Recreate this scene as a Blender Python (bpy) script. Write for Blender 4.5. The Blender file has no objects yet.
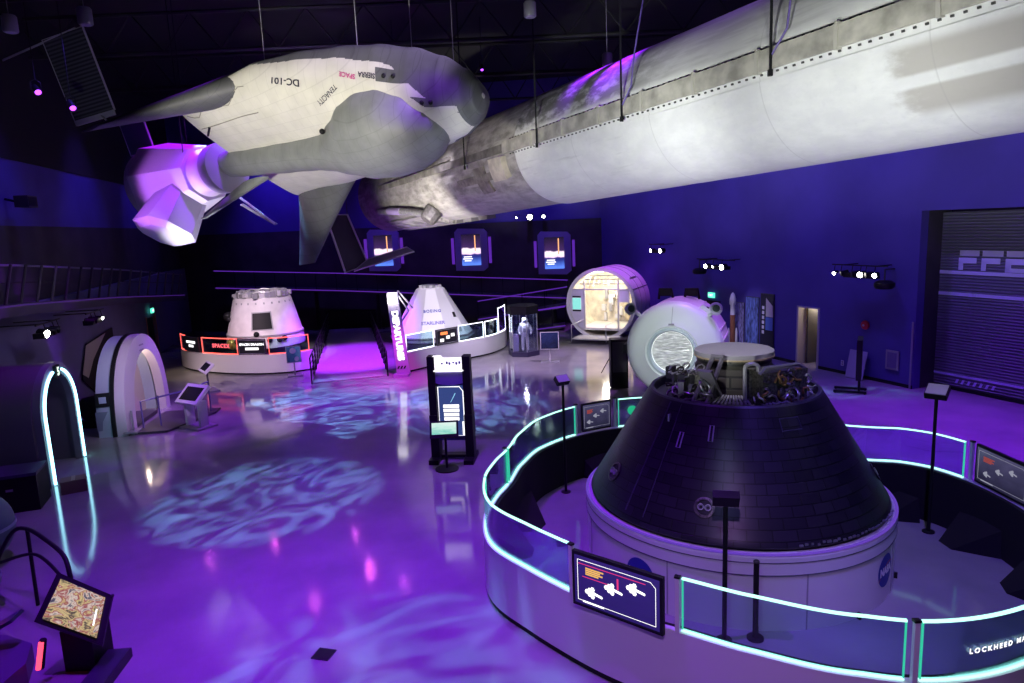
import bpy, math, random
from mathutils import Matrix, Vector, Euler
random.seed(7)
PI = math.pi
SC = bpy.context.scene
COL = SC.collection
V = Vector
def rad(a): return a * PI / 180.0
def sstep(a, b, x):
    t = min(1, max(0, (x - a) / (b - a))); return t * t * (3 - 2 * t)
def interp(tab, x):
    if x <= tab[0][0]: return tab[0][1:]
    for a, b in zip(tab, tab[1:]):
        if x <= b[0]:
            t = (x - a[0]) / (b[0] - a[0]); t = t * t * (3 - 2 * t) * .5 + t * .5
            return tuple(p + (q - p) * t for p, q in zip(a[1:], b[1:]))
    return tab[-1][1:]

# ------------------------------------------------------------------ mesh builder
class MB:
    def __init__(s): s.v = []; s.f = []; s.m = []
    def add(s, vs, fs, mi=0, M=None):
        b = len(s.v)
        for p in vs:
            p = V(p)
            s.v.append(M @ p if M is not None else p)
        for f in fs:
            s.f.append(tuple(b + i for i in f)); s.m.append(mi)
        return s
    def box(s, c, d, mi=0, M=None, rz=0.0, bevel=0.0):
        x, y, z = d[0] / 2, d[1] / 2, d[2] / 2
        vs = [V((a * x, b * y, e * z)) for a in (-1, 1) for b in (-1, 1) for e in (-1, 1)]
        R = Matrix.Rotation(rz, 3, 'Z')
        vs = [R @ p + V(c) for p in vs]
        return s.add(vs, [(0, 1, 3, 2), (4, 6, 7, 5), (0, 4, 5, 1), (2, 3, 7, 6), (0, 2, 6, 4), (1, 5, 7, 3)], mi, M)
    def rings(s, R, closed=True, cap0=True, cap1=True, mi=0, M=None, loop=False):
        n = len(R[0]); vs = [p for r in R for p in r]; fs = []
        K = len(R)
        for i in range(K if loop else K - 1):
            i2 = (i + 1) % K
            for j in range(n if closed else n - 1):
                j2 = (j + 1) % n
                fs.append((i * n + j, i * n + j2, i2 * n + j2, i2 * n + j))
        if closed and not loop:
            if cap0: fs.append(tuple(reversed(range(n))))
            if cap1: fs.append(tuple((K - 1) * n + j for j in range(n)))
        return s.add(vs, fs, mi, M)
    def cyl(s, p0, p1, r0, r1=None, seg=20, caps=True, mi=0, M=None):
        p0, p1 = V(p0), V(p1); r1 = r0 if r1 is None else r1
        d = (p1 - p0).normalized(); q = d.to_track_quat('Z', 'Y')
        R = []
        for p, r in ((p0, r0), (p1, r1)):
            R.append([p + q @ V((r * math.cos(2 * PI * k / seg), r * math.sin(2 * PI * k / seg), 0)) for k in range(seg)])
        return s.rings(R, True, caps, caps, mi, M)
    def tube(s, path, r, seg=8, closed=False, mi=0, M=None):
        path = [V(p) for p in path]; n = len(path); R = []
        up = None
        for i, p in enumerate(path):
            a = path[(i - 1) % n] if (closed or i > 0) else p
            b = path[(i + 1) % n] if (closed or i < n - 1) else p
            d = (b - a).normalized()
            if up is None:
                up = V((0, 0, 1)) if abs(d.z) < .9 else V((1, 0, 0))
            x = d.cross(up)
            if x.length < 1e-4: x = d.cross(V((.3, .9, .1)))
            x.normalize(); y = x.cross(d); up = y
            R.append([p + r * (x * math.cos(2 * PI * k / seg) + y * math.sin(2 * PI * k / seg)) for k in range(seg)])
        return s.rings(R, True, not closed, not closed, mi, M, loop=closed)
    def lathe(s, prof, seg=48, mi=0, M=None, a0=0.0, a1=None, mats=None, off=0.0):
        full = a1 is None
        n = seg if full else seg + 1
        a1 = 2 * PI if full else a1
        b = len(s.v)
        for r, z in prof:
            for k in range(n):
                a = a0 + off + (a1 - a0) * k / seg
                p = V((r * math.cos(a), r * math.sin(a), z))
                s.v.append(M @ p if M is not None else p)
        for i in range(len(prof) - 1):
            for k in range(seg):
                k2 = (k + 1) % n
                q = (b + i * n + k, b + i * n + k2, b + (i + 1) * n + k2, b + (i + 1) * n + k)
                if prof[i][0] < 1e-6: q = (q[0], q[2], q[3])
                elif prof[i + 1][0] < 1e-6: q = (q[0], q[1], q[2])
                s.f.append(q); s.m.append(mats[i] if mats else mi)
        return s
    def prism(s, pts, z0, z1, mi=0, M=None):
        n = len(pts)
        vs = [(x, y, z0) for x, y in pts] + [(x, y, z1) for x, y in pts]
        fs = [tuple(reversed(range(n))), tuple(range(n, 2 * n))] + [(j, (j + 1) % n, n + (j + 1) % n, n + j) for j in range(n)]
        return s.add(vs, fs, mi, M)
    def ball(s, c, r, seg=16, rg=10, mi=0, M=None):
        r = (r, r, r) if not hasattr(r, '__len__') else r
        prof = [(math.sin(PI * i / rg), -math.cos(PI * i / rg)) for i in range(rg + 1)]
        prof[0] = (0, -1); prof[-1] = (0, 1)
        T = Matrix.Translation(V(c)) @ Matrix.Diagonal(V((r[0], r[1], r[2], 1)))
        return s.lathe(prof, seg, mi, T if M is None else M @ T)
    def strip(s, path, o0, o1, z0, z1, closed=False, mi=0):
        # box-section band that follows a plan path between two outward offsets and two heights
        n = len(path); R = []
        for i, (x, y) in enumerate(path):
            a = path[(i - 1) % n] if (closed or i > 0) else path[i]
            b = path[(i + 1) % n] if (closed or i < n - 1) else path[i]
            d = V((b[0] - a[0], b[1] - a[1], 0)).normalized(); nn = V((d.y, -d.x, 0))
            p = V((x, y, 0))
            R.append([p + nn * o0 + V((0, 0, z0)), p + nn * o1 + V((0, 0, z0)), p + nn * o1 + V((0, 0, z1)), p + nn * o0 + V((0, 0, z1))])
        return s.rings(R, True, True, True, mi, None, loop=closed)
    def build(s, name, mats, parent=None, smooth=None, world=False):
        me = bpy.data.meshes.new(name)
        vs = s.v
        if world and parent is not None:
            Mi = parent.matrix_basis.inverted()
            q = parent.parent
            while q is not None:
                Mi = Mi @ q.matrix_basis.inverted(); q = q.parent
            vs = [Mi @ p for p in vs]
        me.from_pydata([tuple(p) for p in vs], [], s.f)
        if not isinstance(mats, (list, tuple)): mats = [mats]
        for m in mats: me.materials.append(m)
        me.polygons.foreach_set('material_index', s.m)
        me.validate(); me.update()
        if smooth:
            me.polygons.foreach_set('use_smooth', [True] * len(me.polygons))
            me.set_sharp_from_angle(angle=rad(smooth))
        o = bpy.data.objects.new(name, me); COL.objects.link(o)
        if parent is not None: o.parent = parent
        return o

def tag(o, label=None, cat=None, group=None, kind=None):
    if label: o['label'] = label
    if cat: o['category'] = cat
    if group: o['group'] = group
    if kind: o['kind'] = kind
    return o
def thing(name, label, cat, loc=(0, 0, 0), rz=0.0, group=None, M=None):
    o = bpy.data.objects.new(name, None); COL.objects.link(o); o.empty_display_size = .2
    o.matrix_basis = M if M is not None else Matrix.Translation(V(loc)) @ Matrix.Rotation(rz, 4, 'Z')
    return tag(o, label, cat, group)
def copy_tree(o, M, label=None):
    c = o.copy(); COL.objects.link(c); c.matrix_basis = M
    if label: c['label'] = label
    def rec(src, dst):
        for ch in [x for x in list(COL.objects) if x.parent == src]:
            d = ch.copy(); COL.objects.link(d); d.parent = dst; rec(ch, d)
    rec(o, c); return c
def sm(pos, toward, tilt=0.0):
    # frame of a sign: x to the viewer's right, y up, z out towards the viewer
    z = V((toward[0], toward[1], 0)).normalized(); up = V((0, 0, 1)); x = up.cross(z)
    M = Matrix((x, up, z)).transposed().to_4x4(); M.translation = V(pos)
    return M @ Matrix.Rotation(-tilt, 4, 'X')
def text(s, size, name, mat, parent, M=None, depth=.004, align='CENTER', spacing=1.0, bold=0.0, world=False):
    c = bpy.data.curves.new('t', 'FONT'); c.body = s; c.size = size; c.extrude = depth; c.align_x = align; c.align_y = 'CENTER'
    c.space_character = spacing; c.offset = bold; c.resolution_u = 3
    t = bpy.data.objects.new('t', c); COL.objects.link(t)
    dg = bpy.context.evaluated_depsgraph_get()
    me = bpy.data.meshes.new_from_object(t.evaluated_get(dg))
    bpy.data.objects.remove(t); bpy.data.curves.remove(c)
    me.name = name
    if M is not None: me.transform(M)
    me.materials.clear(); me.materials.append(mat)
    o = bpy.data.objects.new(name, me); COL.objects.link(o); o.parent = parent
    return o
def text_flat(s, size, bold=0.0, spacing=1.0):
    # triangulated flat lettering as (verts, faces) for wrapping onto curved skins
    c = bpy.data.curves.new('t', 'FONT'); c.body = s; c.size = size; c.align_x = 'CENTER'; c.align_y = 'CENTER'; c.offset = bold
    c.space_character = spacing; c.resolution_u = 3
    t = bpy.data.objects.new('t', c); COL.objects.link(t)
    me = bpy.data.meshes.new_from_object(t.evaluated_get(bpy.context.evaluated_depsgraph_get()))
    r = ([v.co.copy() for v in me.vertices], [tuple(p.vertices) for p in me.polygons])
    bpy.data.objects.remove(t); bpy.data.curves.remove(c); bpy.data.meshes.remove(me)
    return r

# ------------------------------------------------------------------ materials
def newmat(n):
    m = bpy.data.materials.new(n); m.use_nodes = True
    nt = m.node_tree; return m, nt, nt.nodes['Principled BSDF']
def N(nt, t, **k):
    n = nt.nodes.new(t)
    for a, b in k.items(): setattr(n, a, b)
    return n
def mat(n, c, rough=.5, metal=0.0, noise=0.0, scale=8.0, bump=0.0, spec=.5, stretch=(1, 1, 1)):
    m, nt, b = newmat(n)
    b.inputs['Base Color'].default_value = (*c, 1); b.inputs['Roughness'].default_value = rough; b.inputs['Metallic'].default_value = metal
    b.inputs['Specular IOR Level'].default_value = spec
    if noise or bump:
        tc = N(nt, 'ShaderNodeTexCoord'); mp = N(nt, 'ShaderNodeMapping'); mp.inputs['Scale'].default_value = stretch
        nz = N(nt, 'ShaderNodeTexNoise'); nz.inputs['Scale'].default_value = scale; nz.inputs['Detail'].default_value = 6
        nt.links.new(tc.outputs['Object'], mp.inputs[0]); nt.links.new(mp.outputs[0], nz.inputs['Vector'])
        if noise:
            mx = N(nt, 'ShaderNodeMix', data_type='RGBA'); mx.inputs[6].default_value = (*[q * (1 - noise) for q in c], 1); mx.inputs[7].default_value = (*[min(1, q * (1 + noise * .6)) for q in c], 1)
            rp = N(nt, 'ShaderNodeValToRGB'); rp.color_ramp.elements[0].position = .35; rp.color_ramp.elements[1].position = .65
            nt.links.new(nz.outputs['Fac'], rp.inputs[0]); nt.links.new(rp.outputs[0], mx.inputs[0]); nt.links.new(mx.outputs[2], b.inputs['Base Color'])
        if bump:
            bp = N(nt, 'ShaderNodeBump'); bp.inputs['Strength'].default_value = bump; bp.inputs['Distance'].default_value = .02
            nt.links.new(nz.outputs['Fac'], bp.inputs['Height']); nt.links.new(bp.outputs[0], b.inputs['Normal'])
    return m
def emit(n, c, s):
    m, nt, b = newmat(n)
    b.inputs['Base Color'].default_value = (0.02, 0.02, 0.02, 1); b.inputs['Emission Color'].default_value = (*c, 1); b.inputs['Emission Strength'].default_value = s
    return m
def glass(n, tint, gloss=.08, rough=.02):
    m, nt, b = newmat(n); nt.nodes.remove(b)
    out = nt.nodes['Material Output']; t = N(nt, 'ShaderNodeBsdfTransparent'); t.inputs[0].default_value = (*tint, 1)
    g = N(nt, 'ShaderNodeBsdfGlossy'); g.inputs['Roughness'].default_value = rough; g.inputs[0].default_value = (.9, .95, 1, 1)
    fr = N(nt, 'ShaderNodeFresnel'); fr.inputs[0].default_value = 1.3
    ml = N(nt, 'ShaderNodeMath', operation='MULTIPLY'); ml.inputs[1].default_value = gloss / .02
    mx = N(nt, 'ShaderNodeMixShader')
    cl = N(nt, 'ShaderNodeMath', operation='MINIMUM'); cl.inputs[1].default_value = .6
    nt.links.new(fr.outputs[0], ml.inputs[0]); nt.links.new(ml.outputs[0], cl.inputs[0]); nt.links.new(cl.outputs[0], mx.inputs[0])
    nt.links.new(t.outputs[0], mx.inputs[1]); nt.links.new(g.outputs[0], mx.inputs[2]); nt.links.new(mx.outputs[0], out.inputs['Surface'])
    return m
def picture(n, stops, strength, scale=3.0, axis='Y', distort=.5, detail=4, seed=0.0, noise_mix=.5):
    # a lit screen picture: a colour ramp over a wavy noise in the panel's own coordinates
    m, nt, b = newmat(n)
    tc = N(nt, 'ShaderNodeTexCoord'); mp = N(nt, 'ShaderNodeMapping'); mp.inputs['Location'].default_value = (seed, seed * 1.7, 0)
    sp = N(nt, 'ShaderNodeSeparateXYZ'); nt.links.new(tc.outputs['Generated'], sp.inputs[0])
    nz = N(nt, 'ShaderNodeTexNoise'); nz.inputs['Scale'].default_value = scale; nz.inputs['Detail'].default_value = detail; nz.inputs['Distortion'].default_value = distort
    nt.links.new(tc.outputs['Generated'], mp.inputs[0]); nt.links.new(mp.outputs[0], nz.inputs['Vector'])
    mx = N(nt, 'ShaderNodeMix'); mx.inputs[0].default_value = noise_mix
    nt.links.new(sp.outputs[axis], mx.inputs[2]); nt.links.new(nz.outputs['Fac'], mx.inputs[3])
    rp = N(nt, 'ShaderNodeValToRGB'); el = rp.color_ramp.elements
    while len(el) < len(stops): el.new(.5)
    for e, (p, c) in zip(el, stops): e.position = p; e.color = (*c, 1)
    nt.links.new(mx.outputs[0], rp.inputs[0]); nt.links.new(rp.outputs[0], b.inputs['Emission Color'])
    b.inputs['Base Color'].default_value = (.01, .01, .012, 1); b.inputs['Emission Strength'].default_value = strength; b.inputs['Roughness'].default_value = .25
    return m
def polar_tiles(n, c1, c2, mortar, r, bw, bh, rough=.5, msize=.012, bump=.3, axis='Z', metal=0.0, vary=0.0):
    # brick pattern wrapped round the object's own axis
    m, nt, b = newmat(n)
    tc = N(nt, 'ShaderNodeTexCoord'); sp = N(nt, 'ShaderNodeSeparateXYZ'); nt.links.new(tc.outputs['Object'], sp.inputs[0])
    at = N(nt, 'ShaderNodeMath', operation='ARCTAN2')
    a, bb, h = {'Z': ('Y', 'X', 'Z'), 'X': ('Z', 'Y', 'X')}[axis]
    nt.links.new(sp.outputs[a], at.inputs[0]); nt.links.new(sp.outputs[bb], at.inputs[1])
    ml = N(nt, 'ShaderNodeMath', operation='MULTIPLY'); ml.inputs[1].default_value = r; nt.links.new(at.outputs[0], ml.inputs[0])
    cb = N(nt, 'ShaderNodeCombineXYZ'); nt.links.new(ml.outputs[0], cb.inputs[0]); nt.links.new(sp.outputs[h], cb.inputs[1])
    br = N(nt, 'ShaderNodeTexBrick'); br.inputs['Scale'].default_value = 1; br.inputs['Brick Width'].default_value = bw; br.inputs['Row Height'].default_value = bh
    br.inputs['Mortar Size'].default_value = msize; br.inputs['Color1'].default_value = (*c1, 1); br.inputs['Color2'].default_value = (*c2, 1); br.inputs['Mortar'].default_value = (*mortar, 1)
    nt.links.new(cb.outputs[0], br.inputs['Vector']); nt.links.new(br.outputs['Color'], b.inputs['Base Color'])
    if bump:
        bp = N(nt, 'ShaderNodeBump'); bp.invert = True; bp.inputs['Strength'].default_value = bump; bp.inputs['Distance'].default_value = .01
        nt.links.new(br.outputs['Fac'], bp.inputs['Height']); nt.links.new(bp.outputs[0], b.inputs['Normal'])
    b.inputs['Roughness'].default_value = rough; b.inputs['Metallic'].default_value = metal
    return m

M_black = mat('black powder coat', (.010, .010, .012), .5, spec=.25)
M_matte = mat('matte black drape', (.008, .008, .009), .9)
M_dark = mat('dark grey plastic', (.05, .05, .055), .5)
M_white = mat('white gloss laminate', (.72, .70, .74), .35)
M_offwhite = mat('off white paint', (.62, .61, .62), .5, noise=.06, scale=3)
M_grey = mat('mid grey metal', (.33, .33, .35), .4, .2)
M_steel = mat('brushed steel', (.55, .55, .57), .3, .9)
M_alu = mat('pale aluminium', (.7, .7, .72), .35, .6)
M_cloth = mat('silver thermal blanket', (.6, .6, .62), .25, .85, noise=.5, scale=14, bump=.8)
M_hw = mat('dark hardware', (.10, .095, .08), .4, .5, noise=.6, scale=25)
M_letter_w = emit('white lit lettering', (1, .98, 1), 1.6)
M_letter_dark = mat('dark lettering', (.03, .03, .05), .6)
M_led_g = emit('mint white LED', (.46, 1.0, .84), 1.8)
M_led_gd = emit('green edge glow', (.04, .75, .45), .8)
M_led_r = emit('red LED', (1, .10, .08), 2.6)
M_led_w = emit('white LED', (.9, .9, 1), 3.0)
M_led_b = emit('blue white LED', (.35, .85, 1), 5.0)
M_glow_p = emit('violet glow', (.26, .05, 1), .38)
M_lamp_w = emit('lit white lens', (1, .97, .86), 30)
M_lamp_p = emit('lit violet lens', (.42, .05, 1), 5)
M_green_exit = emit('exit green', (.1, .9, .55), 1.6)
M_glass = glass('barrier glass', (.74, .92, .93), .05)
M_glass_c = glass('case glass', (.86, .88, .95), .08)

# ------------------------------------------------------------------ camera
f_px = 694.4
cd = bpy.data.cameras.new('camera'); cam = bpy.data.objects.new('camera', cd); COL.objects.link(cam)
cd.sensor_width = 36; cd.lens = f_px / 1024 * 36; cd.clip_start = .05; cd.clip_end = 300
cR = V((0.9991133, -0.00694889, -0.04152494)); cU = V((0.04210235, 0.16490126, 0.98541107)); cF = V((0, 0.9862856, -0.16504761))
Mc = Matrix((cR, cU, -cF)).transposed().to_4x4(); Mc.translation = V((0, 0, 6.07))
cam.matrix_world = Mc
SC.camera = cam

# ================================================================== SETTING
def floor_mat():
    m, nt, b = newmat('polished concrete')
    tc = N(nt, 'ShaderNodeTexCoord'); nz = N(nt, 'ShaderNodeTexNoise'); nz.inputs['Scale'].default_value = .7; nz.inputs['Detail'].default_value = 7
    nt.links.new(tc.outputs['Object'], nz.inputs['Vector'])
    rp = N(nt, 'ShaderNodeValToRGB'); e = rp.color_ramp.elements; e[0].position = .3; e[0].color = (.25, .25, .26, 1); e[1].position = .75; e[1].color = (.36, .355, .35, 1)
    nt.links.new(nz.outputs['Fac'], rp.inputs[0]); nt.links.new(rp.outputs[0], b.inputs['Base Color'])
    n2 = N(nt, 'ShaderNodeTexNoise'); n2.inputs['Scale'].default_value = 3; n2.inputs['Detail'].default_value = 4; nt.links.new(tc.outputs['Object'], n2.inputs['Vector'])
    r2 = N(nt, 'ShaderNodeMapRange'); r2.inputs[3].default_value = .06; r2.inputs[4].default_value = .12; nt.links.new(n2.outputs['Fac'], r2.inputs[0]); nt.links.new(r2.outputs[0], b.inputs['Roughness'])
    b.inputs['Specular IOR Level'].default_value = .6
    return m
M_floor = floor_mat()
M_wallp = mat('light tinted wall paint', (.075, .055, .30), .75, noise=.12, scale=.6)  # purple of the wall lighting is put into the paint colour
M_wallk = mat('black acoustic wall cladding', (.045, .04, .05), .7, noise=.3, scale=.8)
M_walll = mat('slate wall paint', (.13, .12, .24), .75, noise=.12, scale=.6)
M_ceil = mat('black ceiling paint', (.012, .012, .013), .9)
HC = 14.5
def struct(name, mb, mats, smooth=None): return tag(mb.build(name, mats, None, smooth), kind='structure')
fl = MB(); fl.box((-1, 21, -.1), (46, 56, .2)); struct('floor', fl, M_floor)
ce = MB(); ce.box((-1, 21, HC + .1), (46, 56, .2)); struct('ceiling', ce, M_ceil)
# right wall: s runs from the roller-gate jamb to the far corner, d goes into the wall
we = V((-.3794, .9252, 0)); wn = V((.9252, .3794, 0)); wo = V((13.56, 22.99, 0))
MW = Matrix((we, wn, V((0, 0, 1)))).transposed().to_4x4(); MW.translation = wo
MWp = Matrix((-we, wn, V((0, 0, 1)))).transposed().to_4x4(); MWp.translation = wo
def RW(s, d, z): return wo + we * s + wn * d + V((0, 0, z))
def seg(mb, s0, s1, d0, d1, z0, z1, mi=0, M=MW): mb.box(((s0 + s1) / 2, (d0 + d1) / 2, (z0 + z1) / 2), (abs(s1 - s0), abs(d1 - d0), abs(z1 - z0)), mi, M)
wr = MB()
seg(wr, 0, 4.12, 0, .35, 0, HC); seg(wr, 4.12, 5.16, 0, .35, 2.34, HC); seg(wr, 5.16, 21.2, 0, .35, 0, HC)
seg(wr, -9, 0, 0, .35, 5.98, HC); seg(wr, -14, -9, 0, .35, 0, HC)
seg(wr, -.02, .3, .35, 1.4, 0, 6.2, 1); seg(wr, -9.4, -9, .35, 1.4, 0, 6.2, 1); seg(wr, -9, 0, .35, 1.4, 5.98, 6.2, 1)
struct('wall_right', wr, [M_wallp, M_wallk])
# back and left walls
bw0 = V((5.75, 42.25, 0)); bw1 = V((-21.5, 45.8, 0)); be = (bw1 - bw0).normalized(); bn = V((be.y, -be.x, 0))
if bn.y < 0: bn = -bn
MBk = Matrix((be, bn, V((0, 0, 1)))).transposed().to_4x4(); MBk.translation = bw0
LB = (bw1 - bw0).length
wb = MB(); seg(wb, -.4, LB, .12, .5, 0, HC, 0, MBk); seg(wb, 0, LB, 0, .12, 0, 6.28, 1, MBk)
struct('wall_back', wb, [M_wallp, M_wallk])
lw0 = V((-13.1, 12, 0)); lw1 = V((-21.3, 46.2, 0)); le = (lw1 - lw0).normalized(); ln = V((-le.y, le.x, 0))
MLw = Matrix((le, ln, V((0, 0, 1)))).transposed().to_4x4(); MLw.translation = lw0
def LWp(s, d, z): return lw0 + le * s + ln * d + V((0, 0, z))
LL = (lw1 - lw0).length
wl = MB(); seg(wl, -10, 24.2, 0, .4, 0, 4.2, 0, MLw); seg(wl, 25.9, LL, 0, .4, 0, 4.2, 0, MLw); seg(wl, 24.2, 25.9, 0, .4, 2.1, 4.2, 0, MLw)
seg(wl, -10, LL, .25, .6, 4.2, 6.72, 1, MLw); seg(wl, -10, LL, .25, .6, 6.72, 8.85, 2, MLw); seg(wl, -10, LL, .2, .6, 8.85, HC, 3, MLw)
struct('wall_left', wl, [M_walll, M_wallk, M_wallp, M_ceil])
bb = MB(); seg(bb, 0, 4.1, -.02, 0, 0, .12, 0, MW); seg(bb, 5.2, 21, -.02, 0, 0, .12, 0, MW); struct('baseboard_right', bb, M_black)

# service door with a lit passage behind it
dr = MB()
seg(dr, 4.06, 4.14, -.03, .4, 0, 2.4, 0, MW); seg(dr, 5.14, 5.22, -.03, .4, 0, 2.4, 0, MW); seg(dr, 4.06, 5.22, -.03, .4, 2.34, 2.4, 0, MW)
d1 = struct('door_1', dr, mat('grey door frame', (.42, .40, .45), .5))
lf = MB(); lf.box((0, .52, 1.16), (.05, 1.0, 2.28), 0, MW @ Matrix.Translation((5.06, .38, 0)))
lf.build('door_leaf', mat('slate door leaf', (.07, .07, .10), .5), d1)
pb = MB(); pb.cyl((4.95, .9, 1.0), (4.95, 1.15, 1.0), .02, M=MW); pb.build('door_handle', M_steel, d1)
ps = MB(); seg(ps, 3.6, 5.9, 1.6, 1.7, 0, 2.6, 0, MW); seg(ps, 5.5, 5.6, .35, 1.6, 0, 2.6, 0, MW); seg(ps, 3.5, 3.6, .35, 1.6, 0, 2.6, 0, MW); seg(ps, 3.5, 5.6, .35, 1.6, 2.5, 2.6, 0, MW)
struct('wall_passage', ps, mat('beige passage wall', (.55, .47, .34), .7))
# exit doorway in the far right wall: black door
def plain_door(name, M, s0, s1, h, mt):
    d = MB(); seg(d, s0, s1, -.03, .02, 0, h, 0, M); o = struct(name, d, mt)
    t = MB(); seg(t, s0 - .07, s0, -.06, .02, 0, h + .07, 0, M); seg(t, s1, s1 + .07, -.06, .02, 0, h + .07, 0, M); seg(t, s0 - .07, s1 + .07, -.06, .02, h, h + .07, 0, M)
    t.build('door_frame', M_black, o)
    hd = MB(); hd.cyl((s0 + .12, -.09, 1.0), (s0 + .28, -.09, 1.0), .015, M=M); hd.cyl((s0 + .13, -.09, 1.0), (s0 + .13, 0, 1.0), .012, M=M); hd.build('door_handle', M_steel, o)
    return o
plain_door('door_2', MW, 10.0, 10.95, 2.1, M_black)
dl = MB(); seg(dl, 24.25, 25.85, .1, .15, 0, 2.1, 0, MLw); d3 = struct('door_3', dl, M_black)
q = MB(); seg(q, 24.1, 24.2, -.03, .2, 0, 2.2, 0, MLw); seg(q, 25.9, 26.0, -.03, .2, 0, 2.2, 0, MLw); q.build('door_frame', mat('red lit door frame', (.4, .12, .1), .5), d3)  # warm light on the door edge is put into the frame colour

# roller gate
def slat_mat():
    m, nt, b = newmat('ribbed roller gate')
    tc = N(nt, 'ShaderNodeTexCoord'); wv = N(nt, 'ShaderNodeTexWave', bands_direction='Z'); wv.inputs['Scale'].default_value = 3.2
    nt.links.new(tc.outputs['Object'], wv.inputs['Vector'])
    rp = N(nt, 'ShaderNodeValToRGB'); rp.color_ramp.elements[0].color = (.10, .10, .14, 1); rp.color_ramp.elements[1].color = (.20, .20, .26, 1)
    nt.links.new(wv.outputs['Color'], rp.inputs[0]); nt.links.new(rp.outputs[0], b.inputs['Base Color'])
    bp = N(nt, 'ShaderNodeBump'); bp.inputs['Strength'].default_value = .8; bp.inputs['Distance'].default_value = .05; nt.links.new(wv.outputs['Fac'], bp.inputs['Height']); nt.links.new(bp.outputs[0], b.inputs['Normal'])
    b.inputs['Roughness'].default_value = .55
    return m
gate = thing('roller_gate', 'tall ribbed roller gate with big pale letters in the right wall recess', 'gate', M=MWp.copy())
g = MB(); g.box((4.4, 1.06, 2.95), (8.8, .1, 5.9)); g.build('gate_curtain', slat_mat(), gate)
g = MB(); g.box((4.4, 1.0, .06), (8.8, .12, .1)); g.build('bottom_bar', M_black, gate)
M_pale = mat('pale lilac paint', (.62, .58, .9), .6)
for z, h in ((3.93, .11), (3.22, .11), (.50, .07)):
    g = MB(); g.box((4.4, .995, z), (8.75, .012, h)); g.build('painted_stripe', M_pale, gate)
def bar(mb, x0, x1, z0, z1): mb.box(((x0 + x1) / 2, .992, (z0 + z1) / 2), (abs(x1 - x0), .012, abs(z1 - z0)))
for k, x in enumerate((.66, 1.40)):
    L = MB(); bar(L, x + .02, x + .66, 4.48, 4.66); bar(L, x, x + .58, 4.24, 4.42); bar(L, x, x + .15, 4.02, 4.30); L.build('letter_f', M_pale, gate)
x = 2.14; L = MB(); bar(L, x + .02, x + .78, 4.48, 4.66); bar(L, x, x + .78, 4.24, 4.42); bar(L, x, x + .17, 4.02, 4.30); bar(L, x, x + .78, 4.0, 4.13); bar(L, x + .62, x + .8, 4.06, 4.6); L.build('letter_b', M_pale, gate)
for k in range(7):
    x = .78 + k * .20; L = MB(); L.prism([(x, .24), (x + .08, .24), (x + .14, .38), (x + .06, .38)], 0, .012, 0, Matrix.Translation((0, .99, 0)) @ Matrix(((1, 0, 0, 0), (0, 0, 1, 0), (0, 1, 0, 0), (0, 0, 0, 1))))
    L.build('painted_letter', M_pale, gate)

# ------------------------------------------------------------------ overhead: trusses, pendant speakers, stage lights
M_truss = mat('dark steel truss', (.012, .012, .014), .7)
def truss(p0, p1, h, n, lab):
    p0, p1 = V(p0), V(p1); t = thing('roof_truss', lab, 'truss', p0, group='roof trusses')
    d = p1 - p0
    a = MB(); a.tube([(0, 0, 0), d], .07, 6); a.build('bottom_chord', M_truss, t)
    a = MB(); a.tube([(0, 0, h), d + V((0, 0, h))], .07, 6); a.build('top_chord', M_truss, t)
    a = MB()
    for k in range(n):
        a.tube([d * (k / n), d * ((k + .5) / n) + V((0, 0, h)), d * ((k + 1) / n)], .035, 5)
    a.build('web', M_truss, t)
tl = 'dark open web roof truss crossing the black ceiling'
for y in (20, 26, 32, 38): truss((-18, y, 12.6), (13 - .4 * (y - 20), y, 12.6), 1.3, 14, tl)
def pendant(p, lab):
    t = thing('pendant_speaker', lab, 'speaker', p, group=None)
    a = MB(); a.lathe([(0, 0), (.15, 0), (.17, .03), (.17, .36), (.14, .4), (0, .4)], 20); a.build('speaker_can', M_grey, t, 40)
    a = MB(); a.cyl((0, 0, .4), (0, 0, HC - p[2]), .012, seg=6); a.build('cable', M_grey, t)
    a = MB(); a.lathe([(0, -.012), (.12, -.012), (.12, 0), (0, 0)], 16); a.build('grille', M_alu, t)
pendant((-11.87, 18.0, 11.2), 'small grey cylinder speaker hanging at the far left ceiling edge')
pendant((-10.03, 18.0, 11.3), 'small grey cylinder speaker hanging above the louvred panel')
pendant((.86, 20.0, 11.6), 'small grey cylinder speaker hanging nearest the spaceplane nose')
pendant((3.51, 24.0, 11.1), 'small grey cylinder speaker hanging just above the booster')
def stage_lamp(p, aim, lab, r=.11, lens=M_lamp_p, name='spotlight', drop=None):
    p, aim = V(p), V(aim); t = thing(name, lab, 'spotlight', p)
    d = (aim - p).normalized(); q = d.to_track_quat('Z', 'Y').to_matrix().to_4x4()
    a = MB(); a.lathe([(0, -.38), (r * .7, -.36), (r * .9, -.2), (r, 0), (r * .93, 0), (r * .8, -.03), (0, -.03)], 16, 0, q); a.build('lamp_body', M_black, t, 40)
    a = MB(); a.lathe([(0, -.024), (r * .78, -.024)], 16, 0, q); a.build('lens', lens, t)
    a = MB(); a.tube([q @ V((r + .02, 0, -.18)), q @ V((r + .02, 0, -.18)) + V((0, 0, .22)), V((0, 0, .30)) - d * .18, q @ V((-r - .02, 0, -.18)) + V((0, 0, .22)), q @ V((-r - .02, 0, -.18))], .012, 5); a.build('yoke', M_black, t)
    if drop:
        a = MB(); a.cyl(V((0, 0, .28)) - d * .18, (-d.x * .18, -d.y * .18, drop - p.z), .015, seg=6); a.build('drop_pole', M_black, t)
    return t
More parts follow.
